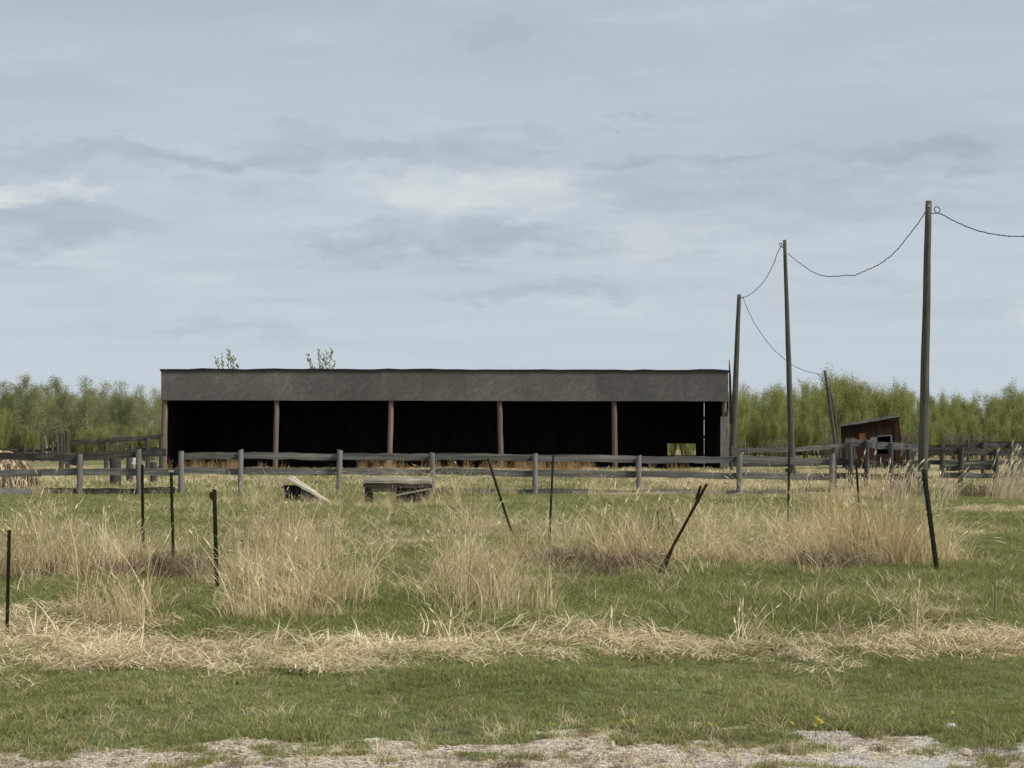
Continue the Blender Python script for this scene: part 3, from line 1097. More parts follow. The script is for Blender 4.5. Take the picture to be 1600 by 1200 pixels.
prism([(1371, 682.5), (1371, 680.8), (1394, 679.2), (1394, 681)], -0.06, -0.003).build('window_frame', 'post_grey', ls)
prism([(1392, 692), (1391.6, 681.2), (1393.6, 681.0), (1394, 692)], -0.06, -0.003).build('window_frame', 'post_grey', ls)
prism([(1401, 735), (1396, 664), (1399, 662), (1404.5, 735)], -0.05, -0.003).build('corner_board', 'red_wall', ls)

# ------------------------------------------------------------------ heap of old hay at the far left
HY = 49.5
HC = Vector((P(-6, 0, HY).x, HY, 0))
hp = thing('hay_heap', HC, 'rounded grey-tan heap of old hay at the left edge behind the sagging fence', 'hay heap')
HR = 60 * HY / F


def heap_point(th, ph, k=1.0):
    """th: round the heap, ph: 0 at the top to pi/2 at the foot"""
    n_ = float(fbm(np.array([3 + 2 * math.cos(th) * math.sin(ph) + 5]), np.array([2 * math.sin(th) * math.sin(ph) + 7 + ph]), 1.3, 3)[0]) - 0.5
    r_ = HR * (1 + 0.16 * n_) * k
    return Vector((r_ * 1.0 * math.sin(ph) * math.cos(th), r_ * 1.1 * math.sin(ph) * math.sin(th), r_ * 1.04 * math.cos(ph) ** 0.9))


mb = MB()
nu, nv_ = 40, 14
vs = [heap_point(2 * math.pi * i / nu, math.pi / 2 * j / nv_) for j in range(nv_ + 1) for i in range(nu)]
fs = [(j * nu + i, (j + 1) * nu + i, (j + 1) * nu + (i + 1) % nu, j * nu + (i + 1) % nu) for j in range(nv_) for i in range(nu)]
mb.add(vs, fs)
mb.build('mound', 'log_bark', hp)
rr = random.Random(31)
for nm_, mt_, cnt, w0, w1_ in (('hay_strands', 'reed_blade', 620, 0.015, 0.08), ('dark_strands', 'thatch_blade', 620, 0.02, 0.06)):
    V, Q, T = [], [], []
    for i in range(cnt):
        th = rr.uniform(0, 2 * math.pi)
        p0_ = rr.uniform(0.05, 1.35)
        L_ = rr.uniform(0.2, 0.65)
        sk = rr.uniform(-0.25, 0.25)
        w_ = rr.uniform(w0, w1_)
        o0 = len(V)
        for q_ in range(5):
            f = q_ / 4
            k_ = 1.012 + 0.05 * math.sin(math.pi * f) * rr.random()
            c_ = heap_point(th + sk * f, min(p0_ + L_ * f, 1.55), k_)
            sd = Vector((-math.sin(th), math.cos(th), 0)) * w_ * 0.5 * (1 - 0.6 * f)
            V += [tuple(c_ - sd), tuple(c_ + sd)]
        Q += [(o0 + 2 * q_, o0 + 2 * q_ + 1, o0 + 2 * q_ + 3, o0 + 2 * q_ + 2) for q_ in range(4)]
        T += [rr.random()] * 10
    o = link(nm_, np_mesh(nm_, np.array(V), np.array(Q), mt_, np.array(T)), hp)
    o['kind'] = 'stuff'

# ------------------------------------------------------------------ tilted plank panel and old low platform in the field
AY = G(0, 789)[1]
ap = thing('tilted_plank_panel', (P(480, 0, AY).x, AY, gzf(P(480, 0, AY).x, AY)), 'weathered plank panel propped at a slant on a black tub in the grass', 'wood panel')
for i in range(4):
    a = P(451 + 0.4 * i, 747.5 + 0.2 * i, AY) + Vector((0, 0.25 * i - 0.2, 0.01 * i))
    c_ = P(524 - 3 * i, 788.5 + 0.2 * i, AY) + Vector((0, 0.25 * i - 0.2, 0))
    board(ap, 'plank', a, c_, 'slab_wood' if i == 2 else 'bare_wood', 0.24, 0.05, R(90), i)
for i in range(2):
    a = P(470 + 6 * i, 768 + 5 * i, AY - 0.25)
    c_ = P(516 - 4 * i, 791 + 1.5 * i, AY - 0.28)
    board(ap, 'plank', a, c_, 'slab_wood', 0.13, 0.05, 0.2, i)
ty = thing('rubber_tub', (P(458, 0, AY + 0.2).x, AY + 0.15, 0.0), 'black rubber feed tub standing under the slanted plank panel', 'tub')
mb = MB()
n1_ = 18
ringz = [(0.17, 0.0), (0.19, 0.10), (0.205, 0.30), (0.225, 0.46), (0.245, 0.47), (0.245, 0.50), (0.22, 0.505), (0.205, 0.46), (0.17, 0.06)]
vs = [(r_ * math.cos(2 * math.pi * k / n1_), r_ * math.sin(2 * math.pi * k / n1_), z_) for r_, z_ in ringz for k in range(n1_)]
fs = [(j * n1_ + k, j * n1_ + (k + 1) % n1_, (j + 1) * n1_ + (k + 1) % n1_, (j + 1) * n1_ + k) for j in range(len(ringz) - 1) for k in range(n1_)]
fs.append(tuple((len(ringz) - 1) * n1_ + k for k in range(n1_)))
fs.append(tuple(range(n1_ - 1, -1, -1)))
mb.add(vs, fs)
mb.build('tub_body', 'rubber', ty)
for sg in (-1, 1):
    mb = MB()
    mb.tube([(sg * 0.23, -0.06, 0.47), (sg * 0.285, -0.04, 0.45), (sg * 0.285, 0.04, 0.45), (sg * 0.23, 0.06, 0.47)], 0.014, 6)
    mb.build('handle', 'rubber', ty)

BY = G(0, 789)[1]
bp = thing('low_platform', (P(620, 0, BY).x, BY, gzf(P(620, 0, BY).x, BY)), 'low broken wooden platform with pale plank top and dark crate end', 'platform')
x0, x1 = P(567, 0, BY).x, P(677, 0, BY).x
cx0_ = P(619, 0, BY).x
ztop = P(0, 752, BY).z
for i in range(5):
    y_ = BY - 0.05 + 0.17 * i
    board(bp, 'plank', (x0 + random.uniform(-.03, .05), y_, ztop + 0.016 * i + random.uniform(-.01, .012)), (x1 - random.uniform(0, .08) - (0.12 if i > 3 else 0), y_, ztop + 0.016 * i + random.uniform(-.01, .012) - 0.02),
          'bare_wood', 0.165, 0.075, R(90), i)
board(bp, 'edge_rail', (x0 + 0.02, BY - 0.11, ztop - 0.11), (x1 - 0.02, BY - 0.11, ztop - 0.12), 'rot_wood', 0.12, 0.04)
board(bp, 'side_board', (x0 + 0.22, BY + 0.02, ztop - 0.20), (cx0_ - 0.02, BY + 0.02, ztop - 0.21), 'slab_wood', 0.16, 0.03)
mb = MB()
mb.box(0, 0.16, 0, 0.5, 0, ztop - 0.05)
mb.build('leg', 'rot_wood', bp, (x0 + 0.05 - bp.location.x, 0.0, -0.05))
cx0, cx1 = P(619, 0, BY).x, P(671, 0, BY).x
for i in range(5):
    z = 0.02 + i * (ztop - 0.12) / 5
    board(bp, 'crate_slat', (cx0 + random.uniform(0, .05), BY - 0.02, z + 0.05), (cx1, BY - 0.02, z + 0.05 + random.uniform(-.02, .02)), 'rot_wood', 0.075, 0.03, 0.15, i)
mb = MB()
mb.box(0, cx1 - cx0 - 0.03, 0.03, 0.6, -0.05, ztop - 0.06)
mb.build('crate_body', 'rot_wood', bp, (cx0 - bp.location.x, 0, 0))
board(bp, 'loose_slat', (cx0 + 0.02, BY - 0.25, P(0, 773, BY).z), (cx1 + 0.02, BY - 0.2, P(0, 763.5, BY).z), 'slab_wood', 0.04, 0.03)

# ------------------------------------------------------------------ steel posts
def tpost(label, top, base_px, mat='steel_green', w=0.045, studs=True, extra=None, bury=0.08):
    w *= 0.84
    Y = G(base_px[0], base_px[1])[1]
    b0 = Vector((P(base_px[0], 0, Y).x, Y, gzf(P(base_px[0], 0, Y).x, Y)))
    a = P(*top, Y)
    d = a - b0
    L = d.length
    mb = MB()
    mb.box(-w / 2, w / 2, -w * 0.10, w * 0.10, -bury, L)          # flange
    mb.box(-w * 0.1, w * 0.1, w * 0.102, w * 0.85, -bury, L - 0.002)  # stem
    if studs:
        z = 0.1
        while z < L - 0.03:
            mb.box(-w * 0.22, w * 0.22, -w * 0.28, -w * 0.102, z, z + 0.022)
            z += 0.055
    me_ = mb.mesh('fence_post', mat)
    o = link('fence_post', me_)
    q = Vector((0, 0, 1)).rotation_difference(d.normalized())
    o.rotation_euler = (q @ Euler((0, 0, random.uniform(-.5, .5))).to_quaternion()).to_euler()
    o.location = b0
    put_props(o, label, 'fence post', 'steel posts standing in the dry grass')
    if extra:
        eb = MB()
        if extra == 'rag':
            eb.add([(-.045, -.03, L - .03), (.0, -.035, L - .02), (.012, -.03, L - .06), (.008, -.035, L - .11), (-.02, -.035, L - .12), (-.05, -.03, L - .08),
                    (-.045, .02, L - .03), (.0, .02, L - .02), (.012, .02, L - .06), (.008, .02, L - .11), (-.02, .02, L - .12), (-.05, .02, L - .08)],
                   [(0, 1, 2, 3, 4, 5), (11, 10, 9, 8, 7, 6)] + [(i, i + 6, (i + 1) % 6 + 6, (i + 1) % 6) for i in range(6)])
            eb.build('wire_tie', 'steel_rust', o)
        if extra == 'clip':
            eb.box(-0.02, 0.10, -0.05, 0.03, L * 0.72, L * 0.72 + 0.035)
            eb.box(-0.04, 0.04, -0.05, 0.05, L * 0.735, L * 0.735 + 0.06)
            eb.build('insulator_clip', 'wire_black', o)
        if extra == 'cap':
            eb.box(-0.03, 0.03, -0.022, 0.045, L + .002, L + 0.03)
            eb.build('cap', 'insulator_grey', o)
    return o


tpost('thin dark green steel post at the left edge of the picture', (14.5, 828), (10.5, 996), w=0.036)
tpost('dark steel post in front of the fence post with the white rag', (222, 726), (223.5, 868), w=0.05)
tpost('dark upright steel post with pale cap right of the white rag', (267.5, 738), (271, 880), w=0.05, extra='cap')
tpost('upright steel post with rusty wire tie at its top, left of the plank panel', (335, 765), (339, 934), w=0.05, extra='rag')
tpost('steel post leaning left in the middle, right of the low platform', (762, 716), (801, 836), w=0.052)
tpost('straight thin steel post in the middle just right of the left-leaning one', (864.5, 711), (857.5, 862), w=0.042)
sp = tpost('strongly slanting dark steel post with forked top in the right half', (1104.5, 756), (1025, 904), 'steel_rust', w=0.042)
YS = G(1025, 904)[1]
MI = sp.rotation_euler.to_matrix().inverted()
for nm_, pts, r_ in (('prong', [(1087, 781), (1091, 770), (1094.5, 759)], 0.017), ('lower_brace', [(1056, 842), (1043, 876), (1032, 908)], 0.015)):
    mb = MB()
    mb.tube([MI @ (P(a, b_, YS) + Vector((0, -0.02, 0)) - sp.location) for a, b_ in pts], r_, 6)
    mb.build(nm_, 'steel_rust', sp)
tpost('upright steel post with a side clip, in front of the second utility pole', (1233.5, 701), (1231.5, 842), w=0.048, extra='clip')
tpost('steel post tilted slightly left between the side clip post and the tallest pole', (1337.5, 722), (1345.5, 838), w=0.045)
tpost('thick black steel post before the foot of the tallest utility pole', (1443, 733), (1464.5, 895), w=0.072)
for lab, tp_, bp_ in (('short thin dark rod in the grass left of the slanting post', (1046.5, 792), (1053, 838)), ('faint dark rod left of the short thin rod', (1027, 797), (1028.5, 835))):
    Y = G(*bp_)[1]
    mb = MB()
    b0 = P(bp_[0], bp_[1], Y)
    mb.tube([(0, 0, -0.05), (P(tp_[0], tp_[1], Y) - b0) * 0.5 + Vector((0.012, 0, 0)), P(tp_[0], tp_[1], Y) - b0], 0.012, 6)
    put_props(mb.build('metal_rod', 'steel_rust', None, b0), lab, 'rod')

# broken stub and a rotten log at right
Y = G(1245, 885)[1]
b0 = P(1245, 885, Y)
mb = MB()
mb.tube([(0, 0, -0.05), P(1250, 876, Y) - b0, P(1257, 861, Y) - b0], [0.028, 0.026, 0.012], 6)
put_props(mb.build('broken_stake', 'post_dark', None, b0), 'short broken dark stake tilting right beside the rotten log', 'stake')
Y = G(1288, 893)[1]
b0 = P(1288, 893, Y)
mb = MB()
mb.tube([P(1252, 882, Y + .2) - b0, P(1272, 886, Y + .1) - b0, P(1290, 890, Y) - b0, P(1306, 893, Y - .05) - b0], [0.03, 0.045, 0.05, 0.035], 8)
mb.tube([P(1285, 889, Y) - b0, P(1296, 884, Y + .1) - b0, P(1304, 886, Y + .2) - b0], [0.03, 0.025, 0.012], 6)
put_props(mb.build('rotten_log', 'log_bark', None, b0, True), 'dark rotten log lying in the dry grass at right', 'log')

# ------------------------------------------------------------------ stones and dandelions
def stone(label, px, py, w, h, mat, seed):
    Y = G(px, py)[1]
    x = P(px, 0, Y).x
    rr_ = random.Random(seed)
    mb = MB()
    vs, fs = [], []
    nu, nv_ = 10, 6
    for j in range(nv_ + 1):
        ph = math.pi * j / nv_
        for i in range(nu):
            th = 2 * math.pi * i / nu
            k = 1 + rr_.uniform(-.16, .16)
            vs.append((w / 2 * k * math.sin(ph) * math.cos(th), w / 2.4 * k * math.sin(ph) * math.sin(th), h / 2 * k * math.cos(ph)))
    for j in range(nv_):
        for i in range(nu):
            fs.append((j * nu + i, j * nu + (i + 1) % nu, (j + 1) * nu + (i + 1) % nu, (j + 1) * nu + i))
    mb.add(vs, fs)
    o = mb.build('stone', mat, None, (x, Y, gzf(x, Y) + h * 0.35))
    put_props(o, label, 'stone')


stone('bright white stone lying in the grass at bottom right', 1486, 1139, 0.075, 0.05, 'white_stone', 1)
stone('pale upright stone on the stony ground, right of bottom centre', 957, 1166, 0.035, 0.055, 'pale_stone', 2)
stone('dark lump lying in the grass at the right edge', 1597, 777, 0.34, 0.20, 'dark_stone', 3)

dl = [('topmost dandelion of the cluster at bottom right', 1277, 1127), ('dandelion with the widest flower in the cluster at bottom right', 1281, 1133),
      ('lowest dandelion of the cluster at bottom right', 1274, 1138), ('yellow dandelion just left of the cluster at bottom right', 1237, 1136),
      ('left one of two dandelions side by side at bottom centre', 974, 1135), ('right one of two dandelions side by side at bottom centre', 986, 1135),
      ('single dandelion right of the two at bottom centre', 1109, 1138), ('leftmost dandelion, alone at the edge of the stony ground', 865, 1138),
      ('rightmost dandelion, just above the bright white stone', 1488, 1119)]
fl = MB()
nu = 12
for ring, (r_, z_) in enumerate(((0.021, 0.0), (0.015, 0.008), (0.008, 0.012))):
    for i in range(nu):
        a = 2 * math.pi * (i + 0.5 * ring) / nu
        ca, sa = math.cos(a), math.sin(a)
        fl.add([(0, 0, z_), (r_ * ca - .004 * sa, r_ * sa + .004 * ca, z_ + .004), (r_ * 1.1 * ca, r_ * 1.1 * sa, z_ + .005), (r_ * ca + .004 * sa, r_ * sa - .004 * ca, z_ + .004)], [(0, 1, 2, 3)])
fl_me = fl.mesh('flower_head', 'dandelion_yellow')
st = MB()
st.tube([(0, 0, -0.01), (0.004, 0, 0.035), (0.0, 0, 0.07)], 0.003, 5)
st_me = st.mesh('stem', 'lawn_blade')
for i, (lab, px, py) in enumerate(dl):
    x, y = G(px, py + 7)
    d = thing('dandelion', (x, y, gzf(x, y)), lab, 'flower', 'dandelions along the edge of the lawn')
    o = link('flower_head', fl_me, d, (0, 0, 0.07))
    o.rotation_euler = (R(35 + random.uniform(-15, 15)), 0, random.uniform(-.5, .5))
    s = 1.0 if 'widest' in lab else random.uniform(0.42, 0.65)
    o.scale = (s, s, s)
    link('stem', st_me, d)

# ------------------------------------------------------------------ grass
def blades(n, h0, h1, spread, lean0, lean1, width, segs=3, seed=0, tint=(0, 1), bias=(0.0, 0.0), head=0.0, flat=False, bend=1.7, headlen=0.09, headw=0.012, hpow=1.0, widex=1.0, ragged=0.0):
    """n grass blades as ribbons; returns vertices, quads, tint"""
    r = np.random.default_rng(seed)
    ang = r.uniform(0, 2 * np.pi, n)
    rad = spread * np.sqrt(r.random(n))
    base_ = np.stack([rad * np.cos(ang), rad * np.sin(ang), np.zeros(n)], 1)
    base_[:, 0] *= widex
    az_ = r.uniform(0, 2 * np.pi, n)
    dirs = np.stack([np.cos(az_) + bias[0], np.sin(az_) + bias[1], np.zeros(n)], 1)
    dirs /= np.linalg.norm(dirs, axis=1)[:, None] + 1e-6
    h_ = h0 + (h1 - h0) * r.random(n) ** hpow
    if ragged:                       # some spots of the clump stand higher than others
        h_ = h_ * (1 - ragged + 2 * ragged * fbm(base_[:, 0] + seed % 97, base_[:, 1] * 0.4, 3.0, 3))
    ln = r.uniform(lean0, lean1, n)
    wa = r.uniform(0, 2 * np.pi, n)
    side = np.stack([np.cos(wa), np.sin(wa), np.zeros(n)], 1)
    tn = r.uniform(tint[0], tint[1], n)
    V, Q, T = [], [], []
    ts = np.linspace(0, 1, segs + 1)
    rows = []
    for t_ in ts:
        if flat:
            zc_ = np.abs(np.sin(np.pi * (0.15 + 0.8 * t_))) * h_ * ln * 0.35 + 0.012
            p = base_ + dirs * (h_ * (t_ - 0.5))[:, None]
            p[:, 2] = zc_ + r.uniform(0, 0.012, n)
        else:
            p = base_ + dirs * (h_ * ln * t_ ** bend)[:, None]
            p[:, 2] = h_ * t_ * (1 - 0.35 * np.minimum(ln, 1.2) * t_)
        w_ = width * (1 - t_) ** 0.6 * 0.5 + width * 0.06
        rows.append((p - side * w_, p + side * w_))
    nn = 0
    for a, b_ in rows:
        V += [a, b_]
    V = np.concatenate(V)
    idx = np.arange(n)
    for s in range(segs):
        l0, r0_, l1, r1_ = (2 * s) * n + idx, (2 * s + 1) * n + idx, (2 * s + 2) * n + idx, (2 * s + 3) * n + idx
        Q.append(np.stack([l0, r0_, r1_, l1], 1))
    T = np.tile(tn, 2 * (segs + 1))
    if head > 0:
        k = r.random(n) < head
        tip = (rows[-1][0] + rows[-1][1])[k] / 2
        prev = (rows[-2][0] + rows[-2][1])[k] / 2
        dv = tip - prev
        dv /= np.linalg.norm(dv, axis=1)[:, None] + 1e-6
        sd = side[k]
        L_ = (headlen * r.uniform(0.6, 1.3, k.sum()))[:, None]
        a0 = tip - dv * L_ * 0.3
        a1 = tip + dv * L_ * 0.3
        a2 = tip + dv * L_
        off = len(V)
        m_ = int(k.sum())
        V = np.concatenate([V, a0, a1 - sd * headw, a2, a1 + sd * headw])
        i2 = np.arange(m_)
        Q.append(np.stack([off + i2, off + m_ + i2, off + 2 * m_ + i2, off + 3 * m_ + i2], 1))
        T = np.concatenate([T, np.tile(np.clip(tn[k] + 0.2, 0, 1), 4)])
    return V, np.concatenate(Q), T


PROTO = {}


def protos(key, mat, nvar, **kw):
    col_ = bpy.data.collections.new('source_' + key)
    for i in range(nvar):
        v, q, t_ = blades(seed=hash_seed(key, i), **kw)
        o_ = bpy.data.objects.new('tuft', np_mesh('tuft', v, q, mat, t_))
        col_.objects.link(o_)
    PROTO[key] = (col_, nvar)


def hash_seed(key, i):
    return sum(ord(ch) * (k + 3) for k, ch in enumerate(key)) * 31 + i


protos('lawn', 'lawn_blade', 7, n=34, h0=0.025, h1=0.065, spread=0.07, lean0=0.2, lean1=1.2, width=0.0055, segs=2)
protos('field', 'field_blade', 7, n=46, h0=0.05, h1=0.13, spread=0.15, lean0=0.3, lean1=1.2, width=0.008, segs=2)
protos('wisp', 'straw_blade', 5, n=16, h0=0.10, h1=0.26, spread=0.14, lean0=0.4, lean1=1.5, width=0.006, segs=3, tint=(0, .8), bias=(0.4, 0))
protos('straw', 'straw_blade', 8, n=42, h0=0.10, h1=0.30, spread=0.20, lean0=0.1, lean1=1.0, width=0.0075, segs=3, flat=True)
protos('strawup', 'straw_blade', 6, n=14, h0=0.08, h1=0.20, spread=0.14, lean0=0.7, lean1=1.7, width=0.0075, segs=3, bias=(-0.3, 0.2))
protos('tall', 'tall_blade', 10, hpow=1.5, n=34, h0=0.15, h1=0.95, spread=0.18, lean0=0.05, lean1=0.85, width=0.0060, segs=4, bias=(0.25, 0), head=0.2, headw=0.007)
protos('gold', 'gold_blade', 6, hpow=1.4, n=36, h0=0.2, h1=0.85, spread=0.14, lean0=0.03, lean1=0.5, width=0.006, segs=3, bias=(0.2, 0), head=0.3, headw=0.007)
protos('bent', 'tall_blade', 6, n=16, h0=0.35, h1=0.8, spread=0.2, lean0=0.6, lean1=1.5, width=0.0065, segs=5, bias=(0.3, 0), bend=2.2, head=0.3)
protos('rust', 'rust_blade', 5, n=40, h0=0.3, h1=1.05, spread=0.28, lean0=0.05, lean1=0.5, width=0.014, segs=3, head=0.3)
protos('reed', 'reed_blade', 6, n=20, h0=0.5, h1=1.35, spread=0.28, lean0=0.05, lean1=0.6, width=0.012, segs=3, bias=(0.9, 0), head=0.6, headlen=0.16, headw=0.022)
protos('thatch', 'thatch_blade', 6, n=44, h0=0.10, h1=0.40, spread=0.22, lean0=0.3, lean1=1.5, width=0.008, segs=3)
protos('far', 'field_blade', 4, n=40, h0=0.08, h1=0.2, spread=0.5, lean0=0.3, lean1=1.1, width=0.02, segs=2)
protos('fardry', 'straw_blade', 4, n=40, h0=0.08, h1=0.26, spread=0.5, lean0=0.3, lean1=1.1, width=0.02, segs=2)


def scatter_group(col_):
    ng = bpy.data.node_groups.new('scatter', 'GeometryNodeTree')
    ng.interface.new_socket('Geometry', in_out='INPUT', socket_type='NodeSocketGeometry')
    ng.interface.new_socket('Geometry', in_out='OUTPUT', socket_type='NodeSocketGeometry')
    N_ = ng.nodes
    gi = N_.new('NodeGroupInput')
    go = N_.new('NodeGroupOutput')
    ci = N_.new('GeometryNodeCollectionInfo')
    ci.inputs['Collection'].default_value = col_
    ci.inputs['Separate Children'].default_value = True
    ci.inputs['Reset Children'].default_value = True
    ip = N_.new('GeometryNodeInstanceOnPoints')
    ip.inputs['Pick Instance'].default_value = True

    def att(nm_, typ):
        a_ = N_.new('GeometryNodeInputNamedAttribute')
        a_.data_type = typ
        a_.inputs['Name'].default_value = nm_
        return [s for s in a_.outputs if s.enabled and s.name == 'Attribute'][0]
    L_ = ng.links
    L_.new(gi.outputs[0], ip.inputs['Points'])
    L_.new(ci.outputs[0], ip.inputs['Instance'])
    L_.new(att('pick', 'INT'), ip.inputs['Instance Index'])
    L_.new(att('rot', 'FLOAT_VECTOR'), ip.inputs['Rotation'])
    L_.new(att('size', 'FLOAT_VECTOR'), ip.inputs['Scale'])
    L_.new(ip.outputs[0], go.inputs[0])
    return ng


def scatter(name, key, x, y, size, hs_=None, tilt=0.08, zoff=0.0, seed=0, spin=np.pi):
    """tufts of one kind of grass standing on the ground: one object, too many to count"""
    n = len(x)
    r = np.random.default_rng(seed + 500)
    me_ = bpy.data.meshes.new(name)
    me_.vertices.add(n)
    co = np.stack([x, y, gz(x, y) + zoff], 1).astype(np.float32)
    me_.vertices.foreach_set('co', co.ravel())
    a = me_.attributes.new('pick', 'INT', 'POINT')
    a.data.foreach_set('value', r.integers(0, PROTO[key][1], n).astype(np.int32))
    a = me_.attributes.new('rot', 'FLOAT_VECTOR', 'POINT')
    rot = np.stack([r.normal(0, tilt, n), r.normal(0, tilt, n), r.uniform(-spin, spin, n)], 1).astype(np.float32)
    a.data.foreach_set('vector', rot.ravel())
    a = me_.attributes.new('size', 'FLOAT_VECTOR', 'POINT')
    s = size * r.uniform(0.75, 1.3, n)
    sz = np.stack([s, s, s * (hs_ if hs_ is not None else 1.0)], 1).astype(np.float32)
    a.data.foreach_set('vector', sz.ravel())
    me_.update()
    o_ = link(name, me_)
    o_['kind'] = 'stuff'
    md = o_.modifiers.new('scatter', 'NODES')
    md.node_group = scatter_group(PROTO[key][0])
    return o_


def sow(x0, x1, y0, y1, dens, mask, seed, fan=0.0):
    """random points where mask (0..1) allows; fan limits x to the widening strip in front of the camera"""
    r = np.random.default_rng(seed)
    n = int((x1 - x0) * (y1 - y0) * dens)
    x = r.uniform(x0, x1, n)
    y = r.uniform(y0, y1, n)
    if fan:
        k = np.abs(x) < fan * y + 1.0
        x, y = x[k], y[k]
    k = r.random(len(x)) < mask(x, y)
    return x[k], y[k]


FAN = 0.60
ONE = lambda x, y: np.ones_like(x)
tallm = lambda x, y: many(x, y, TALL)
thm = lambda x, y: many(x, y, THATCH)

# lawn in front
x, y = sow(-8.5, 8.5, 6.4, 12.4, 640, lambda x, y: (1 - band(x, y)) * np.clip(1 - gravel(x, y) * 1.04, 0.0, 1) * (0.55 + 0.45 * sstep(fbm(x, y, 1.4, 3), 0.36, 0.5)), 1, FAN)
scatter('lawn_grass', 'lawn', x, y, 0.52 + 0.42 * sstep(fbm(x + 3, y, 1.7, 3), 0.45, 0.65), seed=1)
x, y = sow(-8.5, 8.5, 6.4, 12.4, 22, lambda x, y: (1 - band(x, y)) * sstep(fbm(x + 8, y, 0.9, 3), 0.42, 0.62), 2, FAN)
scatter('dry_wisps', 'wisp', x, y, np.full(len(x), 0.42), seed=2, zoff=0.0)
x, y = sow(-6.5, 6.5, 6.6, 8.8, 16, lambda x, y: gravel(x, y) * 0.9, 3, FAN)
x2, y2 = sow(-6.5, 6.5, 6.6, 9.2, 60, lambda x, y: (0.25 + 0.75 * sstep(fbm(x + 1, y * 1.6, 2.2, 3), 0.48, 0.6)) * np.clip(gravel(x, y) + 0.15, 0, 1) * (y < 9.0), 31, FAN)
scatter('dead_litter', 'thatch', x2, y2, np.full(len(x2), 0.22), seed=31, hs_=0.6)
x2, y2 = sow(-6.5, 6.5, 6.6, 8.6, 330, lambda x, y: gravel(x, y) * sstep(fbm(x + 7, y * 1.7, 2.0, 3), 0.52, 0.60), 32, FAN)
scatter('grass_islands', 'lawn', x2, y2, np.full(len(x2), 0.6), seed=32)
scatter('scattered_straw', 'straw', x, y, np.full(len(x), 0.4), seed=3, zoff=-0.004, hs_=0.5)
# swathe of straw
x, y = sow(-10, 10, 10.2, 16, 46, band, 4, FAN)
scatter('flattened_straw', 'straw', x, y, np.full(len(x), 1.0), hs_=0.65, seed=4)
x, y = sow(-10, 10, 10.4, 16, 34, lambda x, y: band(x, y) * (0.25 + 0.75 * sstep(fbm(x, y, 1.0, 3), 0.42, 0.6)), 5, FAN)
scatter('straw_tufts', 'strawup', x, y, np.full(len(x), 1.0), seed=5, tilt=0.2)
x, y = sow(-10, 10, 10.2, 16, 9, lambda x, y: (1 - band(x, y)) * sstep(np.abs(y - 12.0 - 0.085 * x), 1.7, 0.7) * sstep(fbm(x, y, 1.3, 3), 0.40, 0.6), 41, FAN)
scatter('stray_straw', 'straw', x, y, np.full(len(x), 0.75), seed=41, zoff=0.015)
x, y = sow(-10, 10, 10.2, 16, 150, lambda x, y: band(x, y) * sstep(fbm(x + 6, y, 1.3, 3), 0.46, 0.58), 42, FAN)
scatter('grass_through_straw', 'lawn', x, y, np.full(len(x), 1.35), seed=42)
# field between the swathe and the fence
dens_f = lambda x, y: (1 - band(x, y)) * (1 - 0.6 * tallm(x, y)) * (1 - 0.9 * thm(x, y))
x, y = sow(-18, 18, 12.3, 26, 100, dens_f, 6, FAN)
scatter('field_grass', 'field', x, y, np.full(len(x), 0.9), seed=6)
x, y = sow(-26, 26, 26, 43.5, 62, lambda x, y: dens_f(x, y) * (1 - 0.7 * many(x, y, STRAWP)), 7, FAN)
scatter('field_grass', 'field', x, y, np.full(len(x), 1.25), hs_=0.8, seed=7)
x, y = sow(-18, 18, 12.3, 30, 15, lambda x, y: (1 - band(x, y)) * np.clip(dryness(x, y) * 1.1 - 0.1, 0, 1), 8, FAN)
scatter('dry_wisps', 'wisp', x, y, np.full(len(x), 1.1), seed=8)
x, y = sow(-26, 26, 28, 44, 1.2, lambda x, y: np.clip(dryness(x, y) * 1.3, 0, 1), 9, FAN)
scatter('dry_wisps', 'wisp', x, y, np.full(len(x), 1.6), seed=9)
x, y = sow(-26, 26, 12, 46, 40, lambda x, y: many(x, y, STRAWP), 10, FAN)
scatter('flattened_straw', 'straw', x, y, np.full(len(x), 1.15), seed=10)
x, y = sow(-18, 18, 13, 30, 20, lambda x, y: thm(x, y), 11, FAN)
scatter('brown_thatch', 'thatch', x, y, np.full(len(x), 0.9), seed=11)
# tall dry grass
x, y = sow(-18, 18, 12.6, 34, 10, lambda x, y: np.clip(0.6 * tallm(x, y) + 0.035 * (1 - band(x, y)), 0, 1), 21, FAN)
scatter('bent_dry_grass', 'bent', x, y, 0.6 + 0.5 * sstep(fbm(x + 5, y, 0.8, 2), 0.35, 0.68), seed=21, tilt=0.1)
x, y = sow(-10, 10, 11.6, 15.5, 26, lambda x, y: band(x, y) * sstep(y, 11.9 + 0.085 * x.mean(), 13.0) * sstep(fbm(x, y, 0.8, 3), 0.42, 0.58) * (0.35 + 0.65 * sstep(x, -1, 2)), 22, FAN)
scatter('straw_hummocks', 'strawup', x, y, np.full(len(x), 1.5), seed=22, tilt=0.3)
gold = lambda x, y: sstep(x - 0.17 * y, 0.4, 1.2) * sstep(y, 20, 22)
x, y = sow(-18, 18, 13, 34, 13, lambda x, y: np.clip(tallm(x, y) * (0.1 + 0.9 * sstep(fbm(x, y, 0.9, 3), 0.40, 0.56)) * (1 - 0.6 * gold(x, y)) * (1 - .6 * thm(x, y)), 0, 1), 12, FAN)
scatter('tall_dry_grass', 'tall', x, y, 0.55 + 0.68 * sstep(fbm(x + 5, y, 0.8, 2), 0.35, 0.66), seed=12, tilt=0.16)
x, y = sow(-18, 18, 18, 34, 12, lambda x, y: tallm(x, y) * gold(x, y) * (0.15 + 0.85 * sstep(fbm(x, y, 1.1, 3), 0.40, 0.55)), 13, FAN)
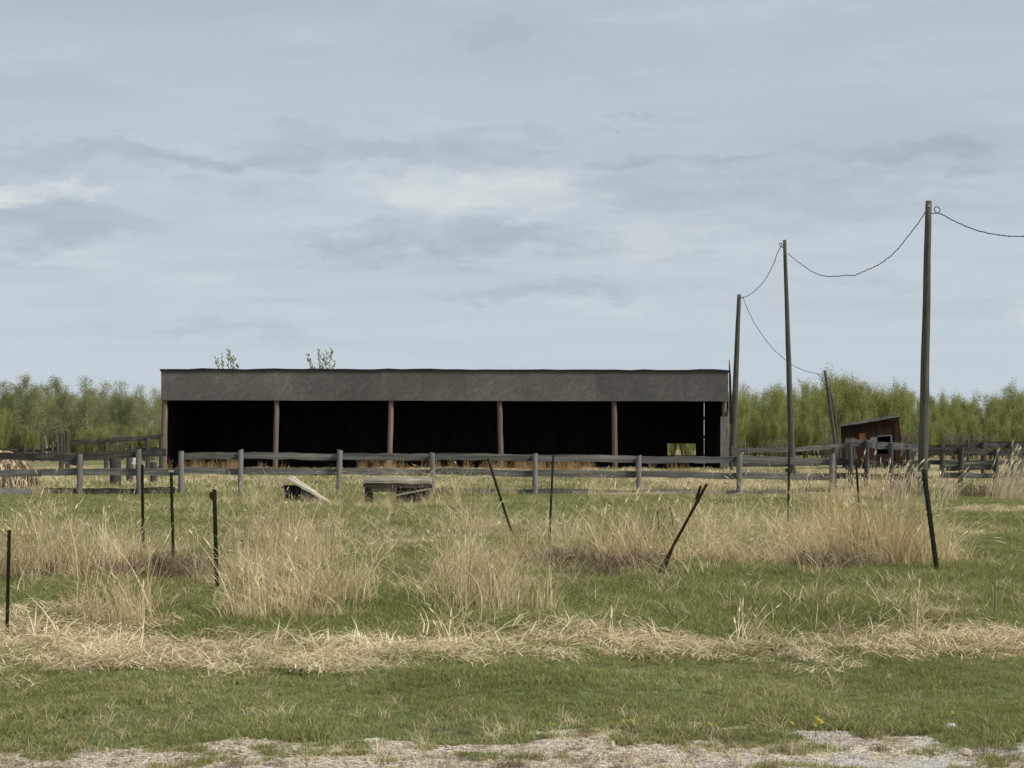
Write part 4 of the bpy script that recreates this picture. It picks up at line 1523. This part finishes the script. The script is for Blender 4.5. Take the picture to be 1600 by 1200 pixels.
scatter('tall_golden_grass', 'gold', x, y, 0.55 + 0.5 * sstep(fbm(x + 5, y, 0.8, 2), 0.35, 0.68), seed=13, tilt=0.06)
x, y = sow(-20, 20, 28, 44, 7, lambda x, y: many(x, y, BACKTALL), 14, FAN)
scatter('tall_dry_grass', 'tall', x, y, np.full(len(x), 0.5), seed=14, tilt=0.15)
x, y = sow(0, 24, 36, 50, 2.5, lambda x, y: many(x, y, REED), 15)
scatter('pale_reeds', 'reed', x, y, np.full(len(x), 0.62), seed=15, spin=0.5)
x, y = sow(-24, 18, 70, 80.0, 3.0, lambda x, y: many(x, y, RUST) * sstep(fbm(x, y * 0.5, 0.35, 3), 0.47, 0.56), 16)
scatter('rusty_grass', 'rust', x, y, np.full(len(x), 0.72), seed=16)
r_ = np.random.default_rng(91)
feet = []
for o_ in list(COL.objects):
    if o_.name.split('.')[0] in ('post', 'fence_post', 'shaft', 'wooden_post', 'leg', 'crate_body', 'tub_body'):
        bpy_m = o_.matrix_local.translation.copy() if o_.parent is None or o_.name.startswith(('post',)) else Vector((0, 0, 0))
        base_ = (o_.parent.location if o_.parent else Vector((0, 0, 0))) + bpy_m
        if base_.y < 60:
            feet += [(base_.x, base_.y)] * 7
feet = np.array(feet)
fx_ = feet[:, 0] + r_.normal(0, 0.16, len(feet))
fy_ = feet[:, 1] + r_.normal(-0.05, 0.13, len(feet))
scatter('grass_at_posts', 'tall', fx_, fy_, r_.uniform(0.2, 0.6, len(feet)), seed=33, tilt=0.15)
x, y = sow(-20, 20, 42.2, 44.8, 1.7, lambda x, y: 0.15 + 0.85 * sstep(fbm(x, y, 0.5, 3), 0.42, 0.6), 34, FAN)
scatter('grass_along_fence', 'bent', x, y, np.full(len(x), 0.75), seed=34)
x, y = sow(-20, 20, 36.5, 43, 3.0, lambda x, y: many(x, y, [(560, 792, 50, 7), (500, 800, 60, 6), (700, 795, 60, 8), (380, 795, 60, 6), (640, 800, 60, 5)]), 35, FAN)
scatter('grass_by_platform', 'tall', x, y, np.full(len(x), 0.85), seed=35, tilt=0.15)
x, y = sow(-20, 20, 42.3, 44.0, 3.4, lambda x, y: many(x, y, [(560, 777, 50, 3), (640, 777, 60, 3), (720, 777, 40, 3), (920, 777, 50, 3, .5), (1370, 777, 70, 3), (1210, 777, 60, 3, .4), (470, 777, 40, 3, .5)]), 36)
scatter('tall_stalks_at_fence', 'bent', x, y, np.full(len(x), 1.5), seed=36, tilt=0.1)
# pasture farther out
x, y = sow(-40, 40, 44.5, 79, 4.5, lambda x, y: 1 - 0.7 * dryness(x, y), 17, FAN)
scatter('pasture_grass', 'far', x, y, np.full(len(x), 1.0), seed=17)
x, y = sow(-40, 40, 44.5, 79, 3.5, dryness, 18, FAN)
scatter('pasture_straw', 'fardry', x, y, np.full(len(x), 1.0), seed=18)

# single plants one can point to
def plant(name, label, cat, px, py, mat, group=None, hy=None, **kw):
    x_, y_ = G(px, py)
    if hy:
        y_ = hy
        x_ = P(px, 0, hy).x
    v, q, t_ = blades(seed=int(px * 7 + py), **kw)
    o_ = link(name, np_mesh(name, v, q, mat, t_), None, (x_, y_, gzf(x_, y_)))
    return put_props(o_, label, cat, group)


GT = 'dry grass tussocks in the field'
kt = dict(width=0.0062, segs=4, head=0.2, headw=0.006, ragged=0.55)
plant('grass_tussock', 'straw-coloured tussock with long blades bent over to the left, at lower left', 'grass tussock', 195, 985, 'tall_blade', GT,
      n=130, h0=0.2, h1=0.72, spread=0.2, lean0=0.1, lean1=1.1, bias=(-0.9, 0), hpow=1.2, widex=1.6, **kt)
plant('grass_tussock', 'broad pale tussock standing highest in the middle of the field', 'grass tussock', 775, 955, 'tall_blade', GT,
      n=300, h0=0.15, h1=0.95, spread=0.42, lean0=0.05, lean1=0.5, bias=(0.45, 0), hpow=1.6, widex=1.5, **kt)
plant('grass_tussock', 'dense brownish tussock at left between the left edge and the white rag post', 'grass tussock', 110, 905, 'tall_blade', GT,
      n=600, h0=0.15, h1=1.0, spread=0.6, lean0=0.03, lean1=0.5, hpow=1.4, widex=1.7, **kt)
plant('grass_tussock', 'tall tussock in front of the slanted plank panel', 'grass tussock', 450, 890, 'tall_blade', GT,
      n=420, h0=0.15, h1=1.15, spread=0.42, lean0=0.03, lean1=0.42, hpow=1.5, widex=1.5, **kt)
plant('grass_tussock', 'golden tussock before the foot of the tallest pole, ending the row at right', 'grass tussock', 1400, 880, 'gold_blade', GT,
      n=360, h0=0.2, h1=0.88, spread=0.42, lean0=0.03, lean1=0.25, hpow=1.2, widex=1.5, **kt)
plant('grass_tussock', 'narrow golden tussock reaching highest, between the two right steel posts', 'grass tussock', 1303, 868, 'gold_blade', GT,
      n=150, h0=0.3, h1=1.1, spread=0.18, lean0=0.02, lean1=0.18, hpow=1.1, widex=1.2, **kt)
SK = 'pale seeded stalks along the straw swathe'
kw = dict(width=0.011, segs=4, head=1.0, headlen=0.075, headw=0.009, bend=1.5)
for px, py, lab, n_, h_, sp_, l0, l1, bx_ in (
        (1432, 990, 'spray of pale stalks with thick seed heads, the tallest along the swathe at right', 16, 0.56, 0.10, 0.1, 0.6, -0.25),
        (1556, 972, 'two or three upright seeded stalks near the right edge', 6, 0.50, 0.06, 0.05, 0.3, 0.35),
        (1172, 1002, 'bushy bundle of pale stalks on the swathe right of centre', 26, 0.40, 0.15, 0.1, 0.7, 0),
        (697, 1002, 'small pale spray on the swathe left of centre', 14, 0.38, 0.09, 0.1, 0.6, 0),
        (1030, 1004, 'thin stalks bent to the left on the swathe at centre', 9, 0.42, 0.1, 0.5, 1.1, -1.2),
        (1300, 1000, 'low stalks between the bushy bundle and the tallest spray', 16, 0.34, 0.18, 0.3, 0.9, 0.3),
        (955, 1004, 'single thin bent stalks right of the middle of the swathe', 5, 0.38, 0.05, 0.1, 0.5, 0.2),
        (1500, 985, 'arching pale stalks between the tallest spray and the right edge', 14, 0.33, 0.2, 0.5, 1.1, -0.6)):
    plant('seeded_stalks', lab, 'grass stalks', px, py, 'reed_blade', SK, n=n_, h0=h_ * 0.4, h1=h_, spread=sp_, lean0=l0, lean1=l1, bias=(bx_, 0), **kw)
RD = 'tall pale reeds by the corral'
plant('reed_clump', 'tall pale reeds leaning right at the right edge by the corral', 'reeds', 1570, 783, 'reed_blade', RD, n=130, h0=0.7, h1=1.75, spread=0.55, lean0=0.15, lean1=0.6, width=0.018, segs=3, bias=(1.6, 0), head=0.4, headlen=0.2, headw=0.03)
plant('reed_clump', 'pale reeds spreading from the foot of the tallest pole', 'reeds', 1475, 787, 'reed_blade', RD, n=60, h0=0.4, h1=1.15, spread=0.35, lean0=0.3, lean1=0.9, width=0.016, segs=3, bias=(0.9, 0), head=0.4, headlen=0.16, headw=0.026)
plant('reed_clump', 'wide pale reed clump in front of the leaning red shed', 'reeds', 1380, 785, 'reed_blade', RD, n=110, h0=0.5, h1=1.35, spread=0.8, lean0=0.1, lean1=0.6, width=0.016, segs=3, bias=(0.9, 0), head=0.5, headlen=0.16, headw=0.026)
DW = 'dead brown weeds by the corral'
plant('dead_weed', 'reddish brown mound of dead weeds under the corral rails near the right edge', 'dead weeds', 1528, 778, 'thatch_blade', DW, n=260, h0=0.2, h1=0.6, spread=0.7, lean0=0.2, lean1=1.2, width=0.018, segs=3)
plant('dead_weed', 'brown mound of dead weeds beside the foot of the tallest pole', 'dead weeds', 1415, 777, 'thatch_blade', DW, n=200, h0=0.2, h1=0.6, spread=0.6, lean0=0.2, lean1=1.2, width=0.018, segs=3)

# pebbles on the stony strip
peb_col = bpy.data.collections.new('source_pebble')
for i in range(5):
    rr = random.Random(i + 40)
    mb = MB()
    vs, fs = [], []
    nu, nv_ = 7, 4
    for j in range(nv_ + 1):
        ph = math.pi * j / nv_
        for k in range(nu):
            th = 2 * math.pi * k / nu
            s_ = 1 + rr.uniform(-.25, .25)
            vs.append((s_ * math.sin(ph) * math.cos(th), s_ * 0.75 * math.sin(ph) * math.sin(th), s_ * 0.55 * math.cos(ph)))
    for j in range(nv_):
        for k in range(nu):
            fs.append((j * nu + k, j * nu + (k + 1) % nu, (j + 1) * nu + (k + 1) % nu, (j + 1) * nu + k))
    mb.add(vs, fs)
    peb_col.objects.link(bpy.data.objects.new('pebble', mb.mesh('pebble', 'pale_stone')))
PROTO['pebble'] = (peb_col, 5)
x, y = sow(-5, 5, 6.4, 8.9, 700, lambda x, y: gravel(x, y) * (0.3 + 0.7 * sstep(fbm(x, y, 2.0, 3), 0.4, 0.6)), 19, FAN)
scatter('gravel', 'pebble', x, y, np.random.default_rng(3).gamma(1.6, 0.0035, len(x)) + 0.002, seed=19, tilt=0.4)

# ------------------------------------------------------------------ trees
def tree_meshes(seed, style, h, w, leaves, leafmat, barkmat, lsize):
    r = random.Random(seed)
    nr = np.random.default_rng(seed)
    mb = MB()
    tw = MB()
    lines = []                                   # (points, leaf weight)
    if style == 'aspen':
        top = Vector((r.uniform(-.3, .3), r.uniform(-.3, .3), h))
        tr = [Vector((0, 0, -0.2)).lerp(top, i / 8) + Vector((r.uniform(-.08, .08), r.uniform(-.08, .08), 0)) * (1 if i else 0) for i in range(9)]
        mb.tube(tr, [0.10 * (1 - 0.9 * i / 8) for i in range(9)], 6)
        nb_ = 34
        for k in range(nb_):
            f = 0.24 + 0.74 * (k / nb_)
            i = min(int(f * 8), 7)
            p = tr[i].lerp(tr[i + 1], f * 8 - i)
            an = r.uniform(0, 2 * math.pi)
            prof = math.sin(math.pi * min(1, (f - 0.08) / 0.92) ** 0.75) ** 0.7
            L = w * 0.5 * prof * r.uniform(0.75, 1.25) + 0.25
            up = r.uniform(0.6, 1.3)
            d = Vector((math.cos(an), math.sin(an), up)).normalized()
            pts = [p, p + d * L * 0.5, p + d * L + Vector((0, 0, 0.25 * L))]
            tw.tube(pts, [0.025 * (1.1 - f), 0.014, 0.005], 3, False)
            lines.append((pts, L))
        lines.append(([tr[5], tr[7], tr[8]], 1.2))
    else:
        ns = 11
        for k in range(ns):
            an = r.uniform(0, 2 * math.pi)
            rad = w * 0.42 * math.sqrt(r.random())
            hh = h * r.uniform(0.72, 1.0) * (1 - 0.25 * (rad / (w * 0.45)) ** 2)
            b0 = Vector((math.cos(an) * rad * 0.35, math.sin(an) * rad * 0.35, -0.15))
            tp_ = Vector((math.cos(an) * rad, math.sin(an) * rad, hh))
            md_ = b0.lerp(tp_, 0.5) + Vector((r.uniform(-.2, .2), r.uniform(-.2, .2), 0.3))
            pts = [b0, md_, tp_]
            mb.tube(pts, [0.055, 0.035, 0.006], 5)
            for j in range(9):
                f = r.uniform(0.12, 0.95)
                p = b0.lerp(md_, f * 2) if f < .5 else md_.lerp(tp_, f * 2 - 1)
                a2 = r.uniform(0, 2 * math.pi)
                L = r.uniform(0.5, 1.25) * w * 0.22
                d = Vector((math.cos(a2) * 0.55, math.sin(a2) * 0.55, r.uniform(0.9, 2.2))).normalized()
                q = [p, p + d * L * 0.5, p + d * L]
                tw.tube(q, [0.015, 0.01, 0.004], 3, False)
                lines.append((q, L * (1.2 - 0.6 * f)))
            lines.append((pts[1:], 0.8))
            for j in range(3):                   # thin shoots standing out of the top
                q0 = tp_ + Vector((r.uniform(-.4, .4), r.uniform(-.4, .4), r.uniform(-.7, -.2)))
                q = [q0, q0 + Vector((r.uniform(-.1, .1), r.uniform(-.1, .1), 0.45)), q0 + Vector((r.uniform(-.2, .2), r.uniform(-.2, .2), r.uniform(0.7, 1.25)))]
                tw.tube(q, [0.014, 0.009, 0.003], 3, False)
                lines.append((q, 0.28))
    wt = np.array([l_[1] for l_ in lines])
    pick = nr.choice(len(lines), leaves, p=wt / wt.sum())
    P3 = np.array([[list(l_[0][0]), list(l_[0][len(l_[0]) // 2]), list(l_[0][-1])] for l_ in lines])
    tt = np.clip(nr.beta(1.6, 1.1, leaves), 0, 1)
    A, B, C = P3[pick, 0], P3[pick, 1], P3[pick, 2]
    t2 = (tt * 2)[:, None]
    c_ = np.where(t2 < 1, A + (B - A) * t2, B + (C - B) * (t2 - 1))
    c_ = c_ + nr.normal(0, 1, (leaves, 3)) * (np.array([0.26, 0.26, 0.22]) if style == 'aspen' else np.array([0.16, 0.16, 0.34]))
    u = nr.normal(0, 1, (leaves, 3))
    u /= np.linalg.norm(u, axis=1)[:, None]
    v = np.cross(u, nr.normal(0, 1, (leaves, 3)))
    v /= np.linalg.norm(v, axis=1)[:, None] + 1e-9
    s_ = (lsize * nr.uniform(0.6, 1.3, leaves))[:, None]
    V = np.concatenate([c_ - u * s_, c_ + v * s_ * 0.6, c_ + u * s_, c_ - v * s_ * 0.6])
    i2 = np.arange(leaves)
    Q = np.stack([i2, i2 + leaves, i2 + 2 * leaves, i2 + 3 * leaves], 1)
    # clumps lighter or duller together
    cl = nr.random(len(lines))[pick] * 0.6 + nr.random(leaves) * 0.4
    T = np.tile(cl, 4)
    return mb.mesh('trunk', barkmat, True), np_mesh('crown', V, Q, leafmat, T), tw.mesh('limbs', barkmat, True)


ASP = [tree_meshes(100 + i, 'aspen', 8.0 + (i % 3) * 0.5, 3.8, 9500, 'leaf_olive', 'bark_pale', 0.058) for i in range(5)]
ASP_SPARSE = [tree_meshes(150 + i, 'aspen', 8.5, 3.2, 4200, 'leaf_olive', 'bark_pale', 0.055) for i in range(3)]
WIL = [tree_meshes(200 + i, 'willow', 7.2, 5.6, 20000, 'leaf_green', 'bark_brown', 0.050) for i in range(5)]
TWG = [tree_meshes(300 + i, 'willow', 3.6, 4.0, 5000, 'twig_brown', 'bark_brown', 0.045) for i in range(3)]


def tree(kind, px, base_y, sc, label, group, rz=None, zs=1.0, name='tree'):
    Y = base_y
    x_ = P(px, 0, Y).x
    tr, cr, lb_ = random.choice(kind)
    t_ = thing(name, (x_, Y, 0), label, 'tree', group)
    t_.rotation_euler = (0, 0, random.uniform(0, 6.28) if rz is None else rz)
    t_.scale = (sc, sc, sc * zs)
    link('trunk', tr, t_)
    c0_ = link('crown', cr, t_)
    link('limbs', lb_, c0_)['kind'] = 'stuff'
    return t_


rt = random.Random(21)
# left wood: tree tops as in the photo
LG = 'aspens left of the shed'
lab = 'pale-stemmed young aspen in the loose row left of the shed'
for px, top, Y in ((-290, 596, 124), (-210, 602, 118), (-140, 594, 126), (-70, 590, 120), (-30, 600, 112), (12, 598, 120), (42, 588, 118), (88, 598, 135), (138, 590, 122), (170, 596, 130), (192, 597, 126), (222, 602, 122), (246, 606, 128)):
    hgt = CAMH + (HOR - top) * Y / F
    nm_ = {42: 'fullest green aspen near the left edge, before the gap in the row', 138: 'pointed loose aspen standing alone right of the gap in the left row',
           222: 'last tall aspen before the left end of the shed'}.get(px)
    tree(ASP if px in (12, 42, 88, -30) else ASP_SPARSE, px, Y, hgt / 8.6, nm_ or lab, LG, name='aspen_tree')
for i in range(66):
    px = -340 + 610 * (i / 65) + rt.uniform(-9, 9)
    Y = rt.uniform(122, 150)
    top = rt.uniform(608, 632)
    if px < 80:
        top -= 6
    hgt = CAMH + (HOR - top) * Y / F
    tree(ASP, px, Y, hgt / 8.4, lab, LG, name='aspen_tree')
for i in range(9):
    px = -60 + 70 * (i / 8) + rt.uniform(-15, 15)
    Y = rt.uniform(108, 120)
    hgt = CAMH + (HOR - rt.uniform(628, 645)) * Y / F
    tree(WIL, px, Y, hgt / 7.2, 'bushy green willow filling the left edge of the wood', 'willows at the left edge', name='willow_tree')
for i in range(26):
    px = -40 + 310 * i / 25 + rt.uniform(-6, 6)
    Y = rt.uniform(114, 124)
    hgt = CAMH + (HOR - rt.uniform(655, 672)) * Y / F
    tree(TWG if i % 3 == 0 else WIL, px, Y, hgt / (3.6 if i % 3 == 0 else 7.2), 'low bush in the undergrowth beneath the left aspens', 'undergrowth beneath the left aspens', name='low_bush')
# right thicket
RG = 'leafy willow thicket right of the shed'
rl = 'bushy yellow-green willow in the thicket behind the poles'
tops = [(1140, 612), (1165, 602), (1200, 606), (1215, 602), (1240, 604), (1262, 606), (1285, 592), (1300, 586), (1320, 589), (1345, 597), (1380, 595), (1400, 602), (1430, 612),
        (1470, 612), (1490, 614), (1520, 620), (1545, 618), (1568, 605), (1590, 606), (1620, 606), (1660, 604), (1710, 608), (1760, 602), (1820, 610), (1880, 606)]
for px, top in tops:
    Y = rt.uniform(150, 165)
    hgt = CAMH + (HOR - top) * Y / F
    nm_ = {1300: 'highest willow of the thicket, above the short tilted pole', 1568: 'slender pale-topped tree near the right edge of the thicket'}.get(px)
    tree(WIL if px not in (1165, 1215, 1568, 1545, 1430) else ASP_SPARSE, px, Y, hgt / (7.0 if px not in (1165, 1215, 1568, 1545, 1430) else 8.5), nm_ or rl, RG, name='willow_tree')
for i in range(64):
    px = 1120 + 790 * (i / 63) + rt.uniform(-8, 8)
    Y = rt.uniform(138, 172)
    top = np.interp(px, [a for a, b_ in tops], [b_ for a, b_ in tops]) + rt.uniform(1, 20)
    hgt = CAMH + (HOR - top) * Y / F
    tree(WIL, px, Y, hgt / 7.2, rl, RG, name='willow_tree')
for i in range(30):
    px = 1125 + 780 * (i / 29) + rt.uniform(-8, 8)
    Y = rt.uniform(124, 138)
    hgt = CAMH + (HOR - rt.uniform(640, 662)) * Y / F
    tree(WIL, px, Y, hgt / 7.2, rl, RG, name='willow_tree')
for px in (1052, 1075):
    tree(WIL, px, 119, 0.42, 'low willow hidden behind the shed, filling the view through its rear opening', 'low willows behind the rear opening', name='willow_tree')
# bare brown scrub along its foot
for i in range(24):
    px = rt.choice([rt.uniform(1140, 1330), rt.uniform(1420, 1720), rt.uniform(1300, 1440)])
    Y = rt.uniform(112, 132)
    hgt = CAMH + (HOR - rt.uniform(674, 690)) * Y / F
    if px > 1480:
        hgt *= 1.4
    tree(TWG, px, Y, hgt / 3.6, 'bare grey-brown bush along the foot of the right thicket', 'bare bushes before the thicket', name='bare_bush')
# behind the shed: two tips show over the roof
for i in range(16):
    px = 300 + 830 * i / 15 + rt.uniform(-12, 12)
    Y = rt.uniform(140, 165) if not 1020 < px < 1110 else 126
    hgt = CAMH + (HOR - rt.uniform(622, 640)) * Y / F
    tree(WIL, px, Y, hgt / 7.2, 'green willow hidden behind the shed, showing only through its rear opening', 'willows behind the shed', name='willow_tree')


def sapling(label, Y, stems, seed):
    """slim sapling whose leafy tips rise over the shed's roof; stems: (px, py) tips"""
    r = random.Random(seed)
    cxp = sum(s_[0] for s_ in stems) / len(stems)
    x_ = P(cxp, 0, Y).x
    t_ = thing('sapling', (x_, Y, 0), label, 'tree')
    mb = MB()
    V, Q, T = [], [], []
    nr = np.random.default_rng(seed)
    for (a, b_) in stems:
        tip = P(a, b_, Y) - t_.location
        mid_ = Vector((tip.x * 0.35, r.uniform(-.2, .2), tip.z * 0.6))
        mb.tube([Vector((0, 0, -.1)), mid_, tip], [0.05, 0.03, 0.008], 5)
        k = 75
        f = nr.uniform(0.5, 1.0, k)
        c_ = np.array(mid_)[None] + (np.array(tip) - np.array(mid_))[None] * ((f - 0.5) * 2)[:, None]
        an = nr.uniform(0, 6.28, k)
        d = np.stack([np.cos(an), np.sin(an), np.full(k, 1.5)], 1)
        d /= np.linalg.norm(d, axis=1)[:, None]
        L_ = nr.uniform(0.16, 0.30, k)[:, None]
        c_ = c_ + d * 0.04
        sd = np.cross(d, nr.normal(0, 1, (k, 3)))
        sd /= np.linalg.norm(sd, axis=1)[:, None]
        o0 = sum(len(v_) for v_ in V)
        V.append(np.concatenate([c_, c_ + d * L_ * .5 - sd * .045, c_ + d * L_, c_ + d * L_ * .5 + sd * .045]))
        i2 = np.arange(k)
        Q.append(np.stack([o0 + i2, o0 + k + i2, o0 + 2 * k + i2, o0 + 3 * k + i2], 1))
        T.append(np.tile(nr.random(k), 4))
    mb.build('trunk', 'bark_brown', t_, smooth=True)
    link('crown', np_mesh('crown', np.concatenate(V), np.concatenate(Q), 'leaf_olive', np.concatenate(T)), t_)


sapling('sapling behind the shed with tips above the left part of its roof', 97.0, [(338, 562), (346, 556), (357, 548), (361, 558), (366, 560), (371, 573)], 5)
sapling('wider sapling tip over the shed roof, right of the first one', 97.0, [(481, 556), (488, 570), (499, 548), (505, 556), (511, 551), (518, 548), (523, 566)], 6)
